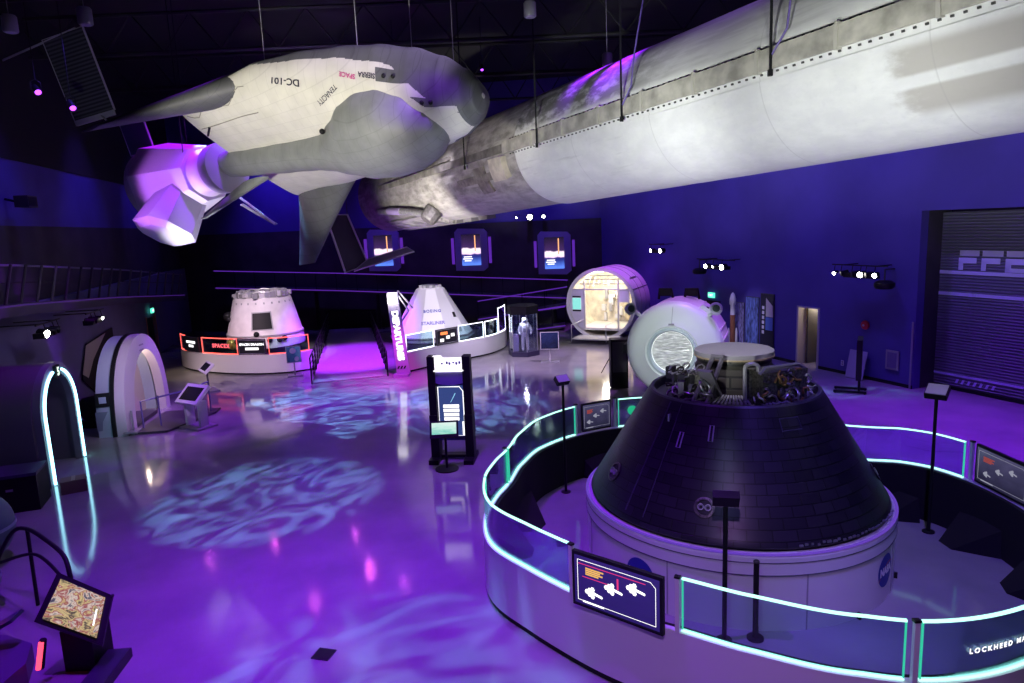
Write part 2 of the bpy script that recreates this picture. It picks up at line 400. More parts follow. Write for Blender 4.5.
stage_lamp((-4.39, 30, 13.4), (-5, 22, 0), 'violet stage light glowing just above the spaceplane', drop=HC)
stage_lamp((-.76, 30, 12.4), (0, 20, 1), 'small pale violet stage light right of the spaceplane nose', .07, drop=HC)
stage_lamp((-13.96, 22, 10.6), (-6, 15, 2), 'violet stage light left of the louvred panel', drop=HC)
stage_lamp((-12.98, 22, 10.1), (-6, 16, 2), 'violet stage light at the louvred panel edge', drop=HC)

# ------------------------------------------------------------------ track-light bars and speakers on the walls
def track_bar(s, z, n, heads, lab, M=MWp, length=2.0, out=.75):
    t = thing('track_light_bar', lab, 'light bar', M=M @ Matrix.Translation((-s, -out, z)))
    a = MB(); a.tube([(-length / 2, 0, .3), (length / 2, 0, .3)], .025, 6); a.build('bar', M_black, t)
    for x in (-length * .3, length * .3):
        a = MB(); a.tube([(x, 0, .3), (x, out - .01, .3)], .02, 6); a.build('wall_arm', M_black, t)
    a = MB(); a.box((0, .12, -.06), (length * .55, .3, .16)); a.build('ballast_box', M_black, t)
    for x, d, on, r in heads:
        x = -x; d = V((-d[0], d[1], d[2])).normalized(); q = Matrix.Translation((x, -.05, -.02)) @ d.to_track_quat('Z', 'Y').to_matrix().to_4x4()
        h = MB(); h.lathe([(0, -.26), (r * .8, -.26), (r, 0), (0, 0)], 14, 0, q); hd = h.build('lamp_head', M_black, t, 40)
        h = MB(); h.lathe([(0, .006), (r * .8, .006)], 14, 0, q); h.build('lens', M_lamp_w if on else M_dark, hd)
        h = MB(); h.cyl((x, -.05, .06), (x, 0, .3), .014, seg=6); h.build('stem', M_black, hd)
track_bar(1.7, 3.88, 4, [(1.02, (-.35, -1, -.2), 1, .07), (.72, (.5, -1, -.3), 0, .1), (.25, (.5, -1, -.3), 0, .1), (-.10, (-.3, -1, -.12), 1, .12), (-.32, (.5, -1, -.2), 0, .1), (-.68, (-.3, -1, -.12), 1, .1)], 'black wall light bar with three lit lamps beside the roller gate', length=2.3)
track_bar(9.4, 3.86, 3, [(.62, (-.1, -1, -.12), 1, .12), (.1, (-.1, -1, -.2), 1, .06), (-.5, (-.1, -1, -.12), 1, .15)], 'black wall light bar above the white module with round hatch', length=2.6)
track_bar(14.0, 4.5, 2, [(.45, (0, -1, -.12), 1, .10), (-.4, (0, -1, -.12), 1, .13)], 'small wall light bar with two lit lamps nearest the back corner', length=1.3)
track_bar(-9.0, 3.45, 2, [(.35, (.45, -1, -.25), 1, .15), (-.3, (-.6, -1, -.3), 0, .12), (-.65, (-.6, -1, -.3), 0, .12)], 'black light bar with one bright lamp under the walkway nearest the left edge', MLw, 1.8, 1.15)
track_bar(-13.2, 3.32, 2, [(-.55, (.45, -1, -.2), 1, .07), (.1, (-.6, -1, -.3), 0, .13), (.5, (-.6, -1, -.3), 0, .12)], 'black light bar with a small lit lamp under the walkway farther along', MLw, 1.9, 1.15)
def dome_speaker(s, z, lab):
    t = thing('wall_speaker', lab, 'speaker', M=MWp @ Matrix.Translation((-s, -.45, z)))
    a = MB(); a.lathe([(0, -.17), (.27, -.15), (.33, -.07), (.33, .04), (.22, .12), (0, .14)], 24); a.build('speaker_body', M_black, t, 50)
    a = MB(); a.tube([(0, 0, .1), (0, 0, .5), (0, .45, .5)], .03, 6); a.build('bracket', M_dark, t)
dome_speaker(10.9, 3.58, 'dark dome speaker on the wall left of the middle light bar')
dome_speaker(.9, 3.55, 'dark dome speaker on the wall beside the roller gate')
bs = thing('box_speaker', 'small dark box speaker high on the left wall', 'speaker', M=MLw @ Matrix.Translation((10.9, -.35, 7.45)))
a = MB(); a.box((0, 0, 0), (.7, .4, .36)); a.build('speaker_body', M_dark, bs); a = MB(); a.box((0, -.205, 0), (.62, .012, .28)); a.build('grille', M_black, bs)
a = MB(); a.tube([(0, .2, 0), (0, .58, .1)], .04, 6); a.build('wall_bracket', M_black, bs)
# spot pair high on the back wall
for k, (s, r, lab) in enumerate(((4.35, .19, 'bright starburst spotlight high on the back wall'), (3.52, .11, 'smaller lit spotlight right of the starburst one'), (5.15, .06, 'tiny lit spotlight left of the starburst one'))):
    p = MBk @ V((s, -.5, 6.5)); stage_lamp(p, (0, 6, 6.0), lab, r, M_lamp_w)
# right-wall small fittings
fb = thing('fire_bell', 'round red fire alarm bell on the violet wall', 'alarm bell', M=sm(RW(1.95, -.02, 1.98), -wn))
a = MB(); a.lathe([(0, .10), (.10, .09), (.16, .05), (.17, 0), (0, 0)], 24); a.build('gong', mat('red enamel', (.55, .03, .04), .35), fb, 40)
a = MB(); a.lathe([(0, .13), (.04, .12), (.04, .09)], 12); a.build('hub', M_steel, fb)
pn = thing('wall_panel', 'grey framed service panel low on the wall left of the gate', 'panel', M=sm(RW(.78, -.02, .88), -wn))
a = MB(); a.box((0, 0, .02), (.5, .68, .04)); a.build('panel_frame', M_grey, pn); a = MB(); a.box((0, 0, .045), (.36, .54, .012)); a.build('panel_door', mat('violet panel', (.14, .1, .26), .5), pn)
cn = MB(); cn.tube([RW(.06, -.05, .02), RW(.06, -.05, 2.3)], .03, 8); tag(cn.build('conduit', M_grey), 'thin grey vertical conduit on the wall edge by the gate', 'pipe')
for k, (s, z) in enumerate(((1.95, .45), (2.9, .42))):
    o = thing('wall_outlet', ('white wall outlet under the fire bell', 'white wall outlet nearer the open door')[k], 'outlet', M=sm(RW(s, -.01, z), -wn))
    a = MB(); a.box((0, 0, .008), (.12, .2, .016)); a.build('cover_plate', M_white, o); a = MB(); a.box((0, .04, .018), (.06, .05, .006)); a.box((0, -.04, .018), (.06, .05, .006)); a.build('socket', M_dark, o)
def exit_sign(M, lab):
    e = thing('exit_sign', lab, 'exit sign', M=M)
    a = MB(); a.box((0, 0, .04), (.42, .24, .08)); a.build('housing', M_green_exit, e)
    text('EXIT', .15, 'lettering', M_letter_w, e, Matrix.Translation((0, 0, .085)))
exit_sign(sm(RW(10.5, -.03, 2.42), -wn), 'lit green exit sign over the dark door behind the white module')
exit_sign(sm(LWp(24.9, -.12, 2.45), ln * -1), 'lit green exit sign over the doorway on the left')

# ================================================================== ORION EXHIBIT
OX, OY = 3.89, 11.99
RC = (3.9, 11.6)
ring_tab = [(-180, 4.52), (-165, 4.57), (-150, 4.34), (-139, 4.27), (-118, 4.30), (-108, 4.45), (-93, 4.78), (-85, 4.95), (-77, 4.99), (-65, 4.95), (-50, 4.85), (-30, 4.74), (-10, 4.64), (8, 4.55), (17, 4.44), (24, 4.2), (31, 3.75), (37, 3.55), (52, 3.8), (70, 4.5), (90, 5.0), (105, 5.15), (119, 5.1), (134, 4.9), (147, 4.6), (160, 4.38), (170, 4.43), (180, 4.52)]
def ring_r(a):
    a = (a + 180) % 360 - 180
    xs = [q[0] for q in ring_tab]; ys = [q[1] for q in ring_tab]
    for i in range(len(xs) - 1):
        if a <= xs[i + 1]:
            t = (a - xs[i]) / (xs[i + 1] - xs[i]); n = len(xs) - 1
            m0 = (ys[i + 1] - ys[(i - 1) if i > 0 else n - 1]); m1 = (ys[(i + 2) if i + 2 <= n else 1] - ys[i])
            m0 *= .4; m1 *= .4
            t2, t3 = t * t, t * t * t
            return (2 * t3 - 3 * t2 + 1) * ys[i] + (t3 - 2 * t2 + t) * m0 + (-2 * t3 + 3 * t2) * ys[i + 1] + (t3 - t2) * m1
def ringp(a): r = ring_r(a); return (RC[0] + r * math.cos(rad(a)), RC[1] + r * math.sin(rad(a)))
def arc(a0, a1, step=2.0):
    n = max(2, int(abs(a1 - a0) / step)); return [ringp(a0 + (a1 - a0) * k / n) for k in range(n + 1)]
Z1, Z2 = 1.08, 1.76
bar_o = thing('exhibit_barrier', 'large white ring barrier with mint lit glass around the dark tiled capsule', 'barrier', (RC[0], RC[1], 0))
full = arc(-180, 180 - 2, 2)
a = MB(); a.strip(full, 0, -.10, .10, Z1 - .02, True); a.build('outer_wall', M_white, bar_o, 60, True)
a = MB(); a.strip(full, -.10, -.17, 0, Z1 - .03, True); a.build('inner_lining', M_matte, bar_o, 60, True)
a = MB(); a.strip(full, -.03, -.10, 0, .10, True); a.build('kick_strip', M_black, bar_o, 60, True)
def led_panel(root, path, z1, z2, led, edge, w=.022, ends=(True, True), gl=None, world=True):
    g = MB(); g.strip(path, -.045, -.057, z1, z2); gp = g.build('glass_panel', gl or M_glass, root, 60, world)
    for z in (z1, z2):
        l = MB(); l.strip(path, -.032, -.07, z - w / 2, z + w / 2); l.build('light_strip', led, gp, None, world)
    for i, on in ((0, ends[0]), (-1, ends[1])):
        if on:
            x, y = path[i]; x2, y2 = path[1 if i == 0 else -2]
            d = V((x2 - x, y2 - y)).normalized() * .014
            l = MB(); pp = [(x, y), (x + d.x, y + d.y)]
            if i == -1: pp.reverse()
            l.strip(pp, -.035, -.067, z1, z2); l.build('edge_glow', edge, gp, None, world)
    return gp
def ring_post(root, a):
    x, y = ringp(a); pm = MB(); pm.box((x, y, (Z1 + Z2) / 2), (.055, .05, Z2 - Z1 + .04), 0, None, rad(a + 90)); pm.build('post', M_white, root, None, True)
    pm = MB(); pm.box((x, y, Z2 + .035), (.075, .065, .025), 0, None, rad(a + 90)); pm.build('post_cap', M_black, root, None, True)
for a0, a1 in ((-179, -139.5), (-117.5, -88.2), (-86.4, -12), (9.5, 38), (40, 68), (69, 93), (94, 105.5), (119.5, 160), (161.5, 180)):
    led_panel(bar_o, arc(a0, a1, 1.5), Z1, Z2, M_led_g, M_led_gd)
for q in (-87.3, 8.2, 39, 68.5, 93.5, 118.7, 106.3, 160.8, -139.0, -118.0): ring_post(bar_o, q)
# lettering on the right-hand front glass
tv, tf = text_flat('LOCKHEED MARTIN', .082, .003, 1.5)
aL = -80.6; rr = 4.93; x, y = ringp(aL)
tx, ty = ringp(aL + .5); dd = V((tx - x, ty - y, 0)).normalized(); 
L = MB(); vs = []
for p in tv:
    # follow the curved glass: arc-length offset to angle
    aa = aL + math.degrees((p.x + .55) / 4.95); qx, qy = ringp(aa); c = V((RC[0], RC[1], 0)); q = V((qx, qy, 0)); q = q + (c - q).normalized() * .0415
    vs.append((q.x, q.y, Z1 + .30 + p.y))
L.add(vs, tf); L.build('lettering', M_letter_w, bar_o, None, True)
# black ballast feet under the lining
for a0, r0 in ((170, .55), (153, .5), (112, .5), (24, .5), (2, .6), (-20, .5)):
    x, y = ringp(a0); c = V((RC[0] - x, RC[1] - y, 0)).normalized(); t = V((-c.y, c.x, 0)); b0 = V((x, y, 0)) + c * .16
    a = MB(); a.add([b0 + t * .55, b0 - t * .55, b0 + c * r0 + t * .1, b0 + c * r0 - t * .25, b0 + t * .5 + V((0, 0, .5)), b0 - t * .5 + V((0, 0, .5))], [(0, 2, 3, 1), (0, 1, 5, 4), (4, 5, 3, 2), (0, 4, 2), (1, 3, 5)]); a.build('ballast_foot', M_matte, bar_o, None, True)

# info screens fixed on the barrier
M_scr_navy = picture('navy satellite screen', [(0, (.025, .012, .18)), (.5, (.04, .02, .25)), (1, (.06, .03, .30))], .55, 3, seed=2)
M_scr_dim = picture('dim window screen', [(.2, (.02, .018, .05)), (.55, (.06, .055, .13)), (.8, (.10, .09, .2))], .7, 4, seed=5)
def sat_icon(par, M, s, mt, nm='satellite_icon'):
    a = MB(); hexa = [(.5 * s * math.cos(rad(60 * k)) * .95, .5 * s * math.sin(rad(60 * k))) for k in range(6)]
    a.prism(hexa, 0, .003, 0, M)
    for k in (0, 2, 4): a.prism([(x + .42 * s * math.cos(rad(60 * k + 60)), y + .42 * s * math.sin(rad(60 * k + 60))) for x, y in [(q[0] * .5, q[1] * .5) for q in hexa]], 0, .003, 0, M)
    a.prism([(.3 * s, -.12 * s), (1.25 * s, -.28 * s), (1.32 * s, -.16 * s), (1.25 * s, -.04 * s), (.3 * s, .14 * s)], 0, .003, 0, M)
    return a.build(nm, mt, par)
def info_screen(A, B, z0, z1, lab, bright=True, inward=False):
    A, B = V((*A, 0)), V((*B, 0)); c = (A + B) / 2; d = (B - A); nrm = V((d.y, -d.x, 0)).normalized()
    if (c - V((RC[0], RC[1], 0))).dot(nrm) < 0: nrm = -nrm
    if inward: nrm = -nrm
    w = d.length; h = z1 - z0
    t = thing('info_screen', lab, 'screen', M=sm(c + nrm * (.10 if not inward else .04) + V((0, 0, (z0 + z1) / 2)), nrm))
    a = MB(); a.box((0, 0, -.02), (w, h, .06)); a.build('bezel', M_black, t)
    a = MB(); a.box((0, 0, .012), (w * .94, h * .88, .006)); sc = a.build('display', M_scr_navy if bright else M_scr_dim, t)
    T = Matrix.Translation((0, 0, .016)); W, Hh = w * .94, h * .88
    wh = M_letter_w if bright else (emit('dim white print', (.5, .5, .65), .55) if 'dim white print' not in bpy.data.materials else bpy.data.materials['dim white print'])
    a = MB(); x0, y0 = W * .46, Hh * .42; fr = [(-x0, -y0), (x0, -y0), (x0, y0 * .78), (x0 - .07, y0), (-x0, y0)]
    for p, q in zip(fr, fr[1:] + fr[:1]):
        e = (V(q) - V(p)); n = V((-e.y, e.x)).normalized() * .0026
        a.prism([(p[0] - n.x, p[1] - n.y), (q[0] - n.x, q[1] - n.y), (q[0] + n.x, q[1] + n.y), (p[0] + n.x, p[1] + n.y)], 0, .003, 0, T)
    a.build('screen_outline', wh, sc)
    s = Hh * (.205 if bright else .15)
    for i, (x, y) in enumerate(((-.30, -.20), (-.06, .02), (.20, .17))): sat_icon(sc, T @ Matrix.Translation((x * W, y * Hh, 0)), s, wh)
    a = MB(); a.box((-.27 * W, -.43 * Hh, .002), (.26 * W, .035 * Hh, .004), 0, T); a.build('caption_bar', wh, sc)
    mo = emit('amber screen text', (1, .55, .12), .9) if bright else emit('dim amber print', (.8, .12, .08), .4)
    a = MB()
    for k, l in enumerate((.22, .18, .21, .16)): a.box((-.40 * W + l * W / 2 + .04 * W, (.28 - .04 * k) * Hh, .002), (l * W, .028 * Hh, .004), 0, T)
    a.build('caption_text', mo, sc)
    if bright:
        mr = emit('red screen line', (1, .05, .25), .8)
        a = MB(); a.box((-.05 * W, .345 * Hh, .002), (.80 * W, .012 * Hh, .004), 0, T); a.box((-.22 * W, .09 * Hh, .002), (.36 * W, .012 * Hh, .004), 0, T); a.box((.03 * W, .16 * Hh, .002), (.02 * W, .22 * Hh, .004), 0, T); a.build('pointer_line', mr, sc)
    return t
info_screen(ringp(-137.6), ringp(-119.8), Z1 - .06, Z2 + .03, 'lit navy info screen with white satellite icons on the front of the ring barrier')
info_screen(ringp(6.4), ringp(-9.5), Z1 + .01, Z2 + .04, 'dark info screen on the right side of the ring barrier', False, True)
info_screen(ringp(116.9), ringp(107.8), Z1 + .01, Z2 + .02, 'dim info panel on the far left side of the ring barrier', False, True)
info = MB(); x, y = ringp(101.5); info.lathe([(.0, 0), (.11, 0), (.12, .03), (.10, .06), (0, .06)], 20, 0, sm((x, y - .12, Z1 + .4), (0, -1))); info.build('round_button', emit('green lamp', (.02, .6, .3), .7), bar_o, 40, True)

# the white stand ring under the capsule
st = thing('capsule_stand', 'white round stand ring with round blue emblems under the dark capsule', 'stand', (OX, OY, 0))
a = MB(); a.lathe([(2.55, 0), (2.62, 0), (2.62, .88), (2.64, .885), (2.64, 1.16), (2.60, 1.20), (2.50, 1.20), (2.50, .9)], 96); a.build('ring_wall', mat('ivory stand skin', (.60, .59, .62), .45), st, 30)
for z in (.885, 1.08):
    a = MB(); a.lathe([(2.635, z), (2.648, z), (2.648, z + .012), (2.635, z + .012)], 96); a.build('seam_band', mat('dark seam', (.09, .09, .11), .6), st)
a = MB(); a.lathe([(2.60, 1.198), (2.648, 1.198), (2.648, 1.214), (2.60, 1.214)], 96); a.build('painted_rim_glow', emit('violet rim glow', (.26, .10, 1), .45), st)  # rim emits by itself in place of violet light falling on it
for k in range(8):
    ang = rad(-96 + 45 * k + 12); a = MB(); a.box((2.622 * math.cos(ang), 2.622 * math.sin(ang), .44), (.012, .02, .88), 0, None, ang); a.build('panel_joint', M_grey, st)
M_nasab = mat('emblem blue', (.015, .03, .28), .5); M_nasaw = mat('emblem white', (.75, .75, .8), .5); M_nasar = mat('emblem red', (.6, .03, .06), .5)
def wrap(vs, ang, z, r):
    o = []
    for p in vs:
        aa = ang + p[0] / r; o.append((r * math.cos(aa), r * math.sin(aa), z + p[1]))
    return o
def emblem(ang, z):
    R = .27; dv = [(0, 0)]; dfc = []
    rings_, segs = 4, 40
    for i in range(1, rings_ + 1):
        for k in range(segs): dv.append((R * i / rings_ * math.cos(2 * PI * k / segs), R * i / rings_ * math.sin(2 * PI * k / segs)))
    for k in range(segs): dfc.append((0, 1 + k, 1 + (k + 1) % segs))
    for i in range(rings_ - 1):
        for k in range(segs): a0 = 1 + i * segs; dfc.append((a0 + k, a0 + segs + k, a0 + segs + (k + 1) % segs, a0 + (k + 1) % segs))
    a = MB(); a.add(wrap(dv, ang, z, 2.626), dfc); e = a.build('emblem_disc', M_nasab, st)
    tv, tf = text_flat('NASA', .17, .012, .95); a = MB(); a.add(wrap([(p.x, p.y) for p in tv], ang, z, 2.632), tf); a.build('emblem_lettering', M_nasaw, e)
    sw = []; n = 16
    for k in range(n + 1):
        t = k / n; x = -.25 + .5 * t; y = -.10 + .22 * t + .10 * math.sin(PI * t); sw.append((x, y - .008, x, y + .008 * (1 - t) + .004))
    a = MB(); vs = []; fs = []
    for k, (x, y0, x2, y1) in enumerate(sw): vs += [(x, y0 - .03), (x2, y1 - .03)]
    for k in range(n): fs.append((2 * k, 2 * k + 2, 2 * k + 3, 2 * k + 1))
    a.add(wrap(vs, ang, z, 2.630), fs); a.build('emblem_swoosh', M_nasar, e)
emblem(rad(-47), .52); emblem(rad(-140), .50)
for k in range(10):
    ang = rad(36 * k + 8); a = MB(); a.box((2.655 * math.cos(ang), 2.655 * math.sin(ang), .05), (.05, .04, .10), 0, None, ang); a.build('floor_clip', M_black, st)

# the capsule itself
cap = thing('crew_capsule', 'large dark tiled conical space capsule standing in the ring barrier', 'space capsule', (OX, OY, 1.2))
M_tile = polar_tiles('black heat tiles', (.009, .008, .013), (.019, .017, .026), (.003, .003, .004), 2.0, .30, .145, .36, .008, .35)
prof = [(2.30, .0), (2.50, .02), (2.545, .07), (2.52, .13)]
H2 = 1.88; r0, r1 = 2.50, 1.46
for k in range(13): t = k / 12; prof.append((r0 + (r1 - r0) * t, .16 + (H2 - .16) * t))
a = MB(); a.lathe(prof, 128); M_tile.node_tree.nodes['Principled BSDF'].inputs['Specular IOR Level'].default_value = .3; body = a.build('back_shell', M_tile, cap, 40)
a = MB(); a.lathe([(1.46, H2), (1.44, H2 + .03), (1.38, H2 + .03), (1.37, H2 - .03), (1.34, H2 - .10), (0, H2 - .10)], 96); a.build('forward_rim', mat('dark rim metal', (.06, .055, .08), .4, .4), cap, 40)
def on_cone(ang, z, out=.004):
    t = (z - .16) / (H2 - .16); r = r0 + (r1 - r0) * t + out; return V((r * math.cos(ang), r * math.sin(ang), z))
def cone_patch(pts, name, m, par=cap, out=.006):
    # pts: (angle deg, z) outline; raised frame drawn on the cone
    a = MB(); a.tube([on_cone(rad(p), z, out) for p, z in pts], .011, 6, True); return a.build(name, m, par)
M_line = mat('pale seam paint', (.05, .045, .08), .5)
cone_patch([(-82, 1.55), (-70, 1.55), (-70, 1.72), (-82, 1.72)], 'access_panel', M_line)
for an, z in ((-136, 1.35), (-120, 1.50)):
    cone_patch([(an, z - .1), (an + 2, z - .1), (an + 2, z + .12), (an, z + .12)], 'vent_slot', mat('pale slot frame', (.5, .48, .56), .4))
a = MB(); a.tube([on_cone(rad(-150 + .0 * k), .2 + (H2 - .22) * k / 8, .006) for k in range(9)], .012, 6); a.build('edge_seam', M_line, cap)
a = MB(); a.tube([on_cone(rad(-141), .2 + (H2 - .22) * k / 8, .006) for k in range(9)], .009, 6); a.build('edge_seam', M_line, cap)
def thruster(an, z, s=1.0):
    p = on_cone(rad(an), z); nrm = V((math.cos(rad(an)) * .856, math.sin(rad(an)) * .856, .517)); q = nrm.to_track_quat('Z', 'Y').to_matrix().to_4x4(); q.translation = p
    a = MB(); a.lathe([(.15 * s, -.02), (.16 * s, .015), (.12 * s, .02), (.11 * s, -.03), (0, -.04)], 24, 0, q); tp = a.build('thruster_pod', M_hw, cap, 40)
    for dx in (-.055, .055):
        a = MB(); a.lathe([(.03 * s, -.02), (.05 * s, .03), (.042 * s, .03), (.02 * s, -.015)], 14, 0, q @ Matrix.Translation((dx * s, 0, 0))); a.build('nozzle', M_steel, tp, 40)
thruster(-118, .52); thruster(-168, .58, 1.1); thruster(-20, .5)
a = MB(); p = on_cone(rad(-146), 1.62); a.box(p, (.05, .03, .14), 0, None, rad(-146)); a.build('handhold', M_alu, cap)
for k in range(26):
    an = rad(-86 + k * 2.0 + random.uniform(-.3, .3)); a = MB(); a.box(on_cone(an, .11 + random.uniform(0, .03), .06), (.02, random.uniform(.03, .07), .03), 0, None, an); a.build('edge_fastener', M_steel, cap)
# forward bay: docking tunnel and hardware
tn = MB(); tn.lathe([(.68, H2 - .12), (.68, H2 + .02), (.66, H2 + .10), (.66, H2 + .42), (.63, H2 + .46), (.63, H2 + .58)], 72)
M_tun = polar_tiles('olive tunnel blanket', (.060, .058, .045), (.085, .08, .06), (.02, .02, .018), .7, .55, .2, .5, .02, .4)
tun = tn.build('docking_tunnel', M_tun, cap, 40)
a = MB(); a.lathe([(.635, H2 + .58), (.67, H2 + .59), (.67, H2 + .68), (.65, H2 + .695), (0, H2 + .70)], 72); a.build('docking_cover', mat('pale cover', (.30, .29, .32), .6), cap, 40)
a = MB(); a.lathe([(.67, H2 + .58), (.68, H2 + .585), (.68, H2 + .61), (.67, H2 + .61)], 72); a.build('cover_trim', mat('tan trim', (.42, .33, .2), .5), cap)
def at_deck(an, r, z=0.0): return V((r * math.cos(rad(an)), r * math.sin(rad(an)), H2 - .09 + z))
for k in range(22):
    an = -128 + k * 2.9
    if -96 < an < -88: continue
    a = MB(); a.tube([at_deck(an, .78, .12), at_deck(an, 1.30, .10)], .018, 5); a.build('deck_rib', M_grey, cap)
def bracket(an, r, w, h, tilt, name='slotted_bracket'):
    M = Matrix.Translation(at_deck(an, r, .0)) @ Matrix.Rotation(rad(an + 90), 4, 'Z') @ Matrix.Rotation(tilt, 4, 'Y')
    a = MB()
    pts = []
    for k in range(16):
        q = 2 * PI * k / 16; pts.append((w * .5 * math.cos(q) ** 1, h * .5 + (h * .38 if math.sin(q) > 0 else -h * .38) + w * .35 * math.sin(q)))
    a.tube([M @ V((x, 0, z)) for x, z in pts], .035, 6, True); b = a.build(name, mat('pale bracket', (.34, .33, .36), .35, .5), cap, 50)
    a = MB(); a.box((0, .09, h * .45), (w * .7, .08, h * .8), 0, M); a.build('bracket_core', M_hw, b)
bracket(-93, 1.08, .22, .74, 0); 
# left tilted strut frame
def beam(p, q, r, m, nm, par=cap): a = MB(); a.tube([p, q], r, 6); return a.build(nm, m, par, 50)
M_br = mat('grey strut', (.24, .23, .26), .35, .5)
for an, d in ((-138, 0), (-127, 0)):
    beam(at_deck(an, 1.30, .04), at_deck(an + 6, .80, .78), .04, M_br, 'strut')
beam(at_deck(-134, .80, .78), at_deck(-119, .82, .78), .045, M_br, 'strut_cross_tube'); beam(at_deck(-138, 1.28, .08), at_deck(-127, 1.28, .08), .03, M_br, 'strut_cross_tube')
a = MB(); M = Matrix.Translation(at_deck(-128, 1.02, .32)) @ Matrix.Rotation(rad(-128), 4, 'Z') @ Matrix.Rotation(rad(-48), 4, 'Y'); a.box((0, 0, 0), (.85, .24, .05), 0, M); a.build('tilted_plate', M_br, cap)
random.seed(11)
def loop_at(an, r, z, s, rr, m):
    c = at_deck(an, r, z); q = Euler((random.uniform(-1, 1), random.uniform(-1, 1), random.uniform(0, 6))).to_matrix()
    n = 9; pts = [c + q @ V((s * math.cos(2 * PI * k / n), s * .7 * math.sin(2 * PI * k / n), random.uniform(-.03, .03))) for k in range(n)]
    a = MB(); a.tube(pts, rr, 6, True); a.build('cable_loop', m, cap, 60)
for k in range(26): loop_at(random.uniform(-190, -128), random.uniform(.8, 1.25), random.uniform(.05, .52), random.uniform(.07, .16), .015, M_steel if k % 3 else M_hw)
for k in range(30): loop_at(random.uniform(-88, 20), random.uniform(.95, 1.28), random.uniform(.04, .22), random.uniform(.05, .13), .016, M_alu if k % 2 else M_steel)
for k in range(18):
    an = random.uniform(-190, -125); p = at_deck(an, random.uniform(.8, 1.2), random.uniform(.05, .42)); a = MB(); a.box(p, (random.uniform(.08, .2), random.uniform(.06, .16), random.uniform(.08, .25)), 0, None, random.uniform(0, 3)); a.build('avionics_box', (M_hw, M_br, M_dark)[k % 3], cap)
# dark wrapped equipment block
a = MB(); M = Matrix.Translation(at_deck(-70, 1.0, .0)) @ Matrix.Rotation(rad(-70 + 90), 4, 'Z')
a.box((.06, 0, .30), (.88, .44, .60), 0, M); blk = a.build('equipment_block', M_hw, cap)
for k in range(34):
    c = M @ V((random.uniform(-.38, .5), random.choice((-.24, -.24, .0)), random.uniform(.08, .58))); q = Euler((random.uniform(-.4, .4), random.uniform(0, 6), 0)).to_matrix(); s = random.uniform(.05, .12)
    a = MB(); a.tube([c + M.to_3x3() @ (q @ V((s * math.cos(t), .02 * math.sin(3 * t), s * math.sin(t)))) for t in [2 * PI * j / 8 for j in range(6)]], .02, 6); a.build('hose', (M_hw, M_steel, mat('amber hose', (.25, .15, .04), .4, .4))[k % 3], blk, 60)
a = MB(); a.tube([M @ V(p) for p in ((-.40, -.15, .58), (-.3, -.15, .67), (.36, -.15, .67), (.5, -.15, .58))], .03, 6); a.build('block_handle', M_br, blk)
for k in range(24):
    an = random.uniform(-50, 60); p = at_deck(an, random.uniform(.8, 1.25), random.uniform(.03, .12)); a = MB(); a.box(p, (random.uniform(.05, .14), random.uniform(.05, .12), random.uniform(.05, .14)), 0, None, random.uniform(0, 3)); a.build('fitting', (M_alu, M_br, M_hw)[k % 3], cap)

# posts and viewer stands inside the ring
def viewer(p, h, face, lab, head=(.34, .24), tilt=35, glow=None, r=.03):
    t = thing('viewer_stand', lab, 'viewer stand', (p[0], p[1], 0))
    a = MB(); a.lathe([(0, 0), (.11, 0), (.11, .02), (.03, .03), (0, .03)], 20); a.build('base_plate', M_black, t, 40)
    a = MB(); a.cyl((0, 0, .02), (0, 0, h - .1), r, seg=10); a.build('post', M_black, t, 40)
    M = sm((0, 0, h), face, rad(tilt)); a = MB(); a.box((0, 0, -.06), (head[0], head[1], .12), 0, M); a.build('viewer_box', M_black, t)
    a = MB(); a.box((0, 0, .006), (head[0] * .92, head[1] * .9, .012), 0, M); a.build('face_plate', glow or M_dark, t)
    a = MB(); a.ball((0, 0, h - .12), .05); a.build('swivel_joint', M_dark, t, 60)
    return t
viewer((2.9, 9.22), 2.22, (.25, 1), 'black viewer stand seen from behind in front of the dark capsule', (.36, .22), 35, None, .035)
viewer((1.09, 15.1), 2.66, (.5, -1), 'slim black viewer stand behind the left glass of the ring barrier', (.3, .2), 50, mat('pale top', (.5, .5, .55), .5))
viewer((7.75, 12.36), 2.78, (-.9, -.9), 'slim viewer stand with pale top on the right of the ring barrier', (.36, .30), 60, mat('pale viewer top', (.55, .54, .6), .5))
pp = thing('floor_post', 'short black post standing against the front of the white stand ring', 'post', (3.35, 9.22, 0))
a = MB(); a.cyl((0, 0, .02), (0, 0, 1.2), .04, seg=12); a.build('tube', M_black, pp, 40); a = MB(); a.lathe([(0, 0), (.12, 0), (.12, .03), (0, .03)], 16); a.build('foot', M_black, pp)
a = MB(); a.ball((0, 0, 1.2), (.045, .045, .03)); a.build('cap', M_dark, pp, 60)

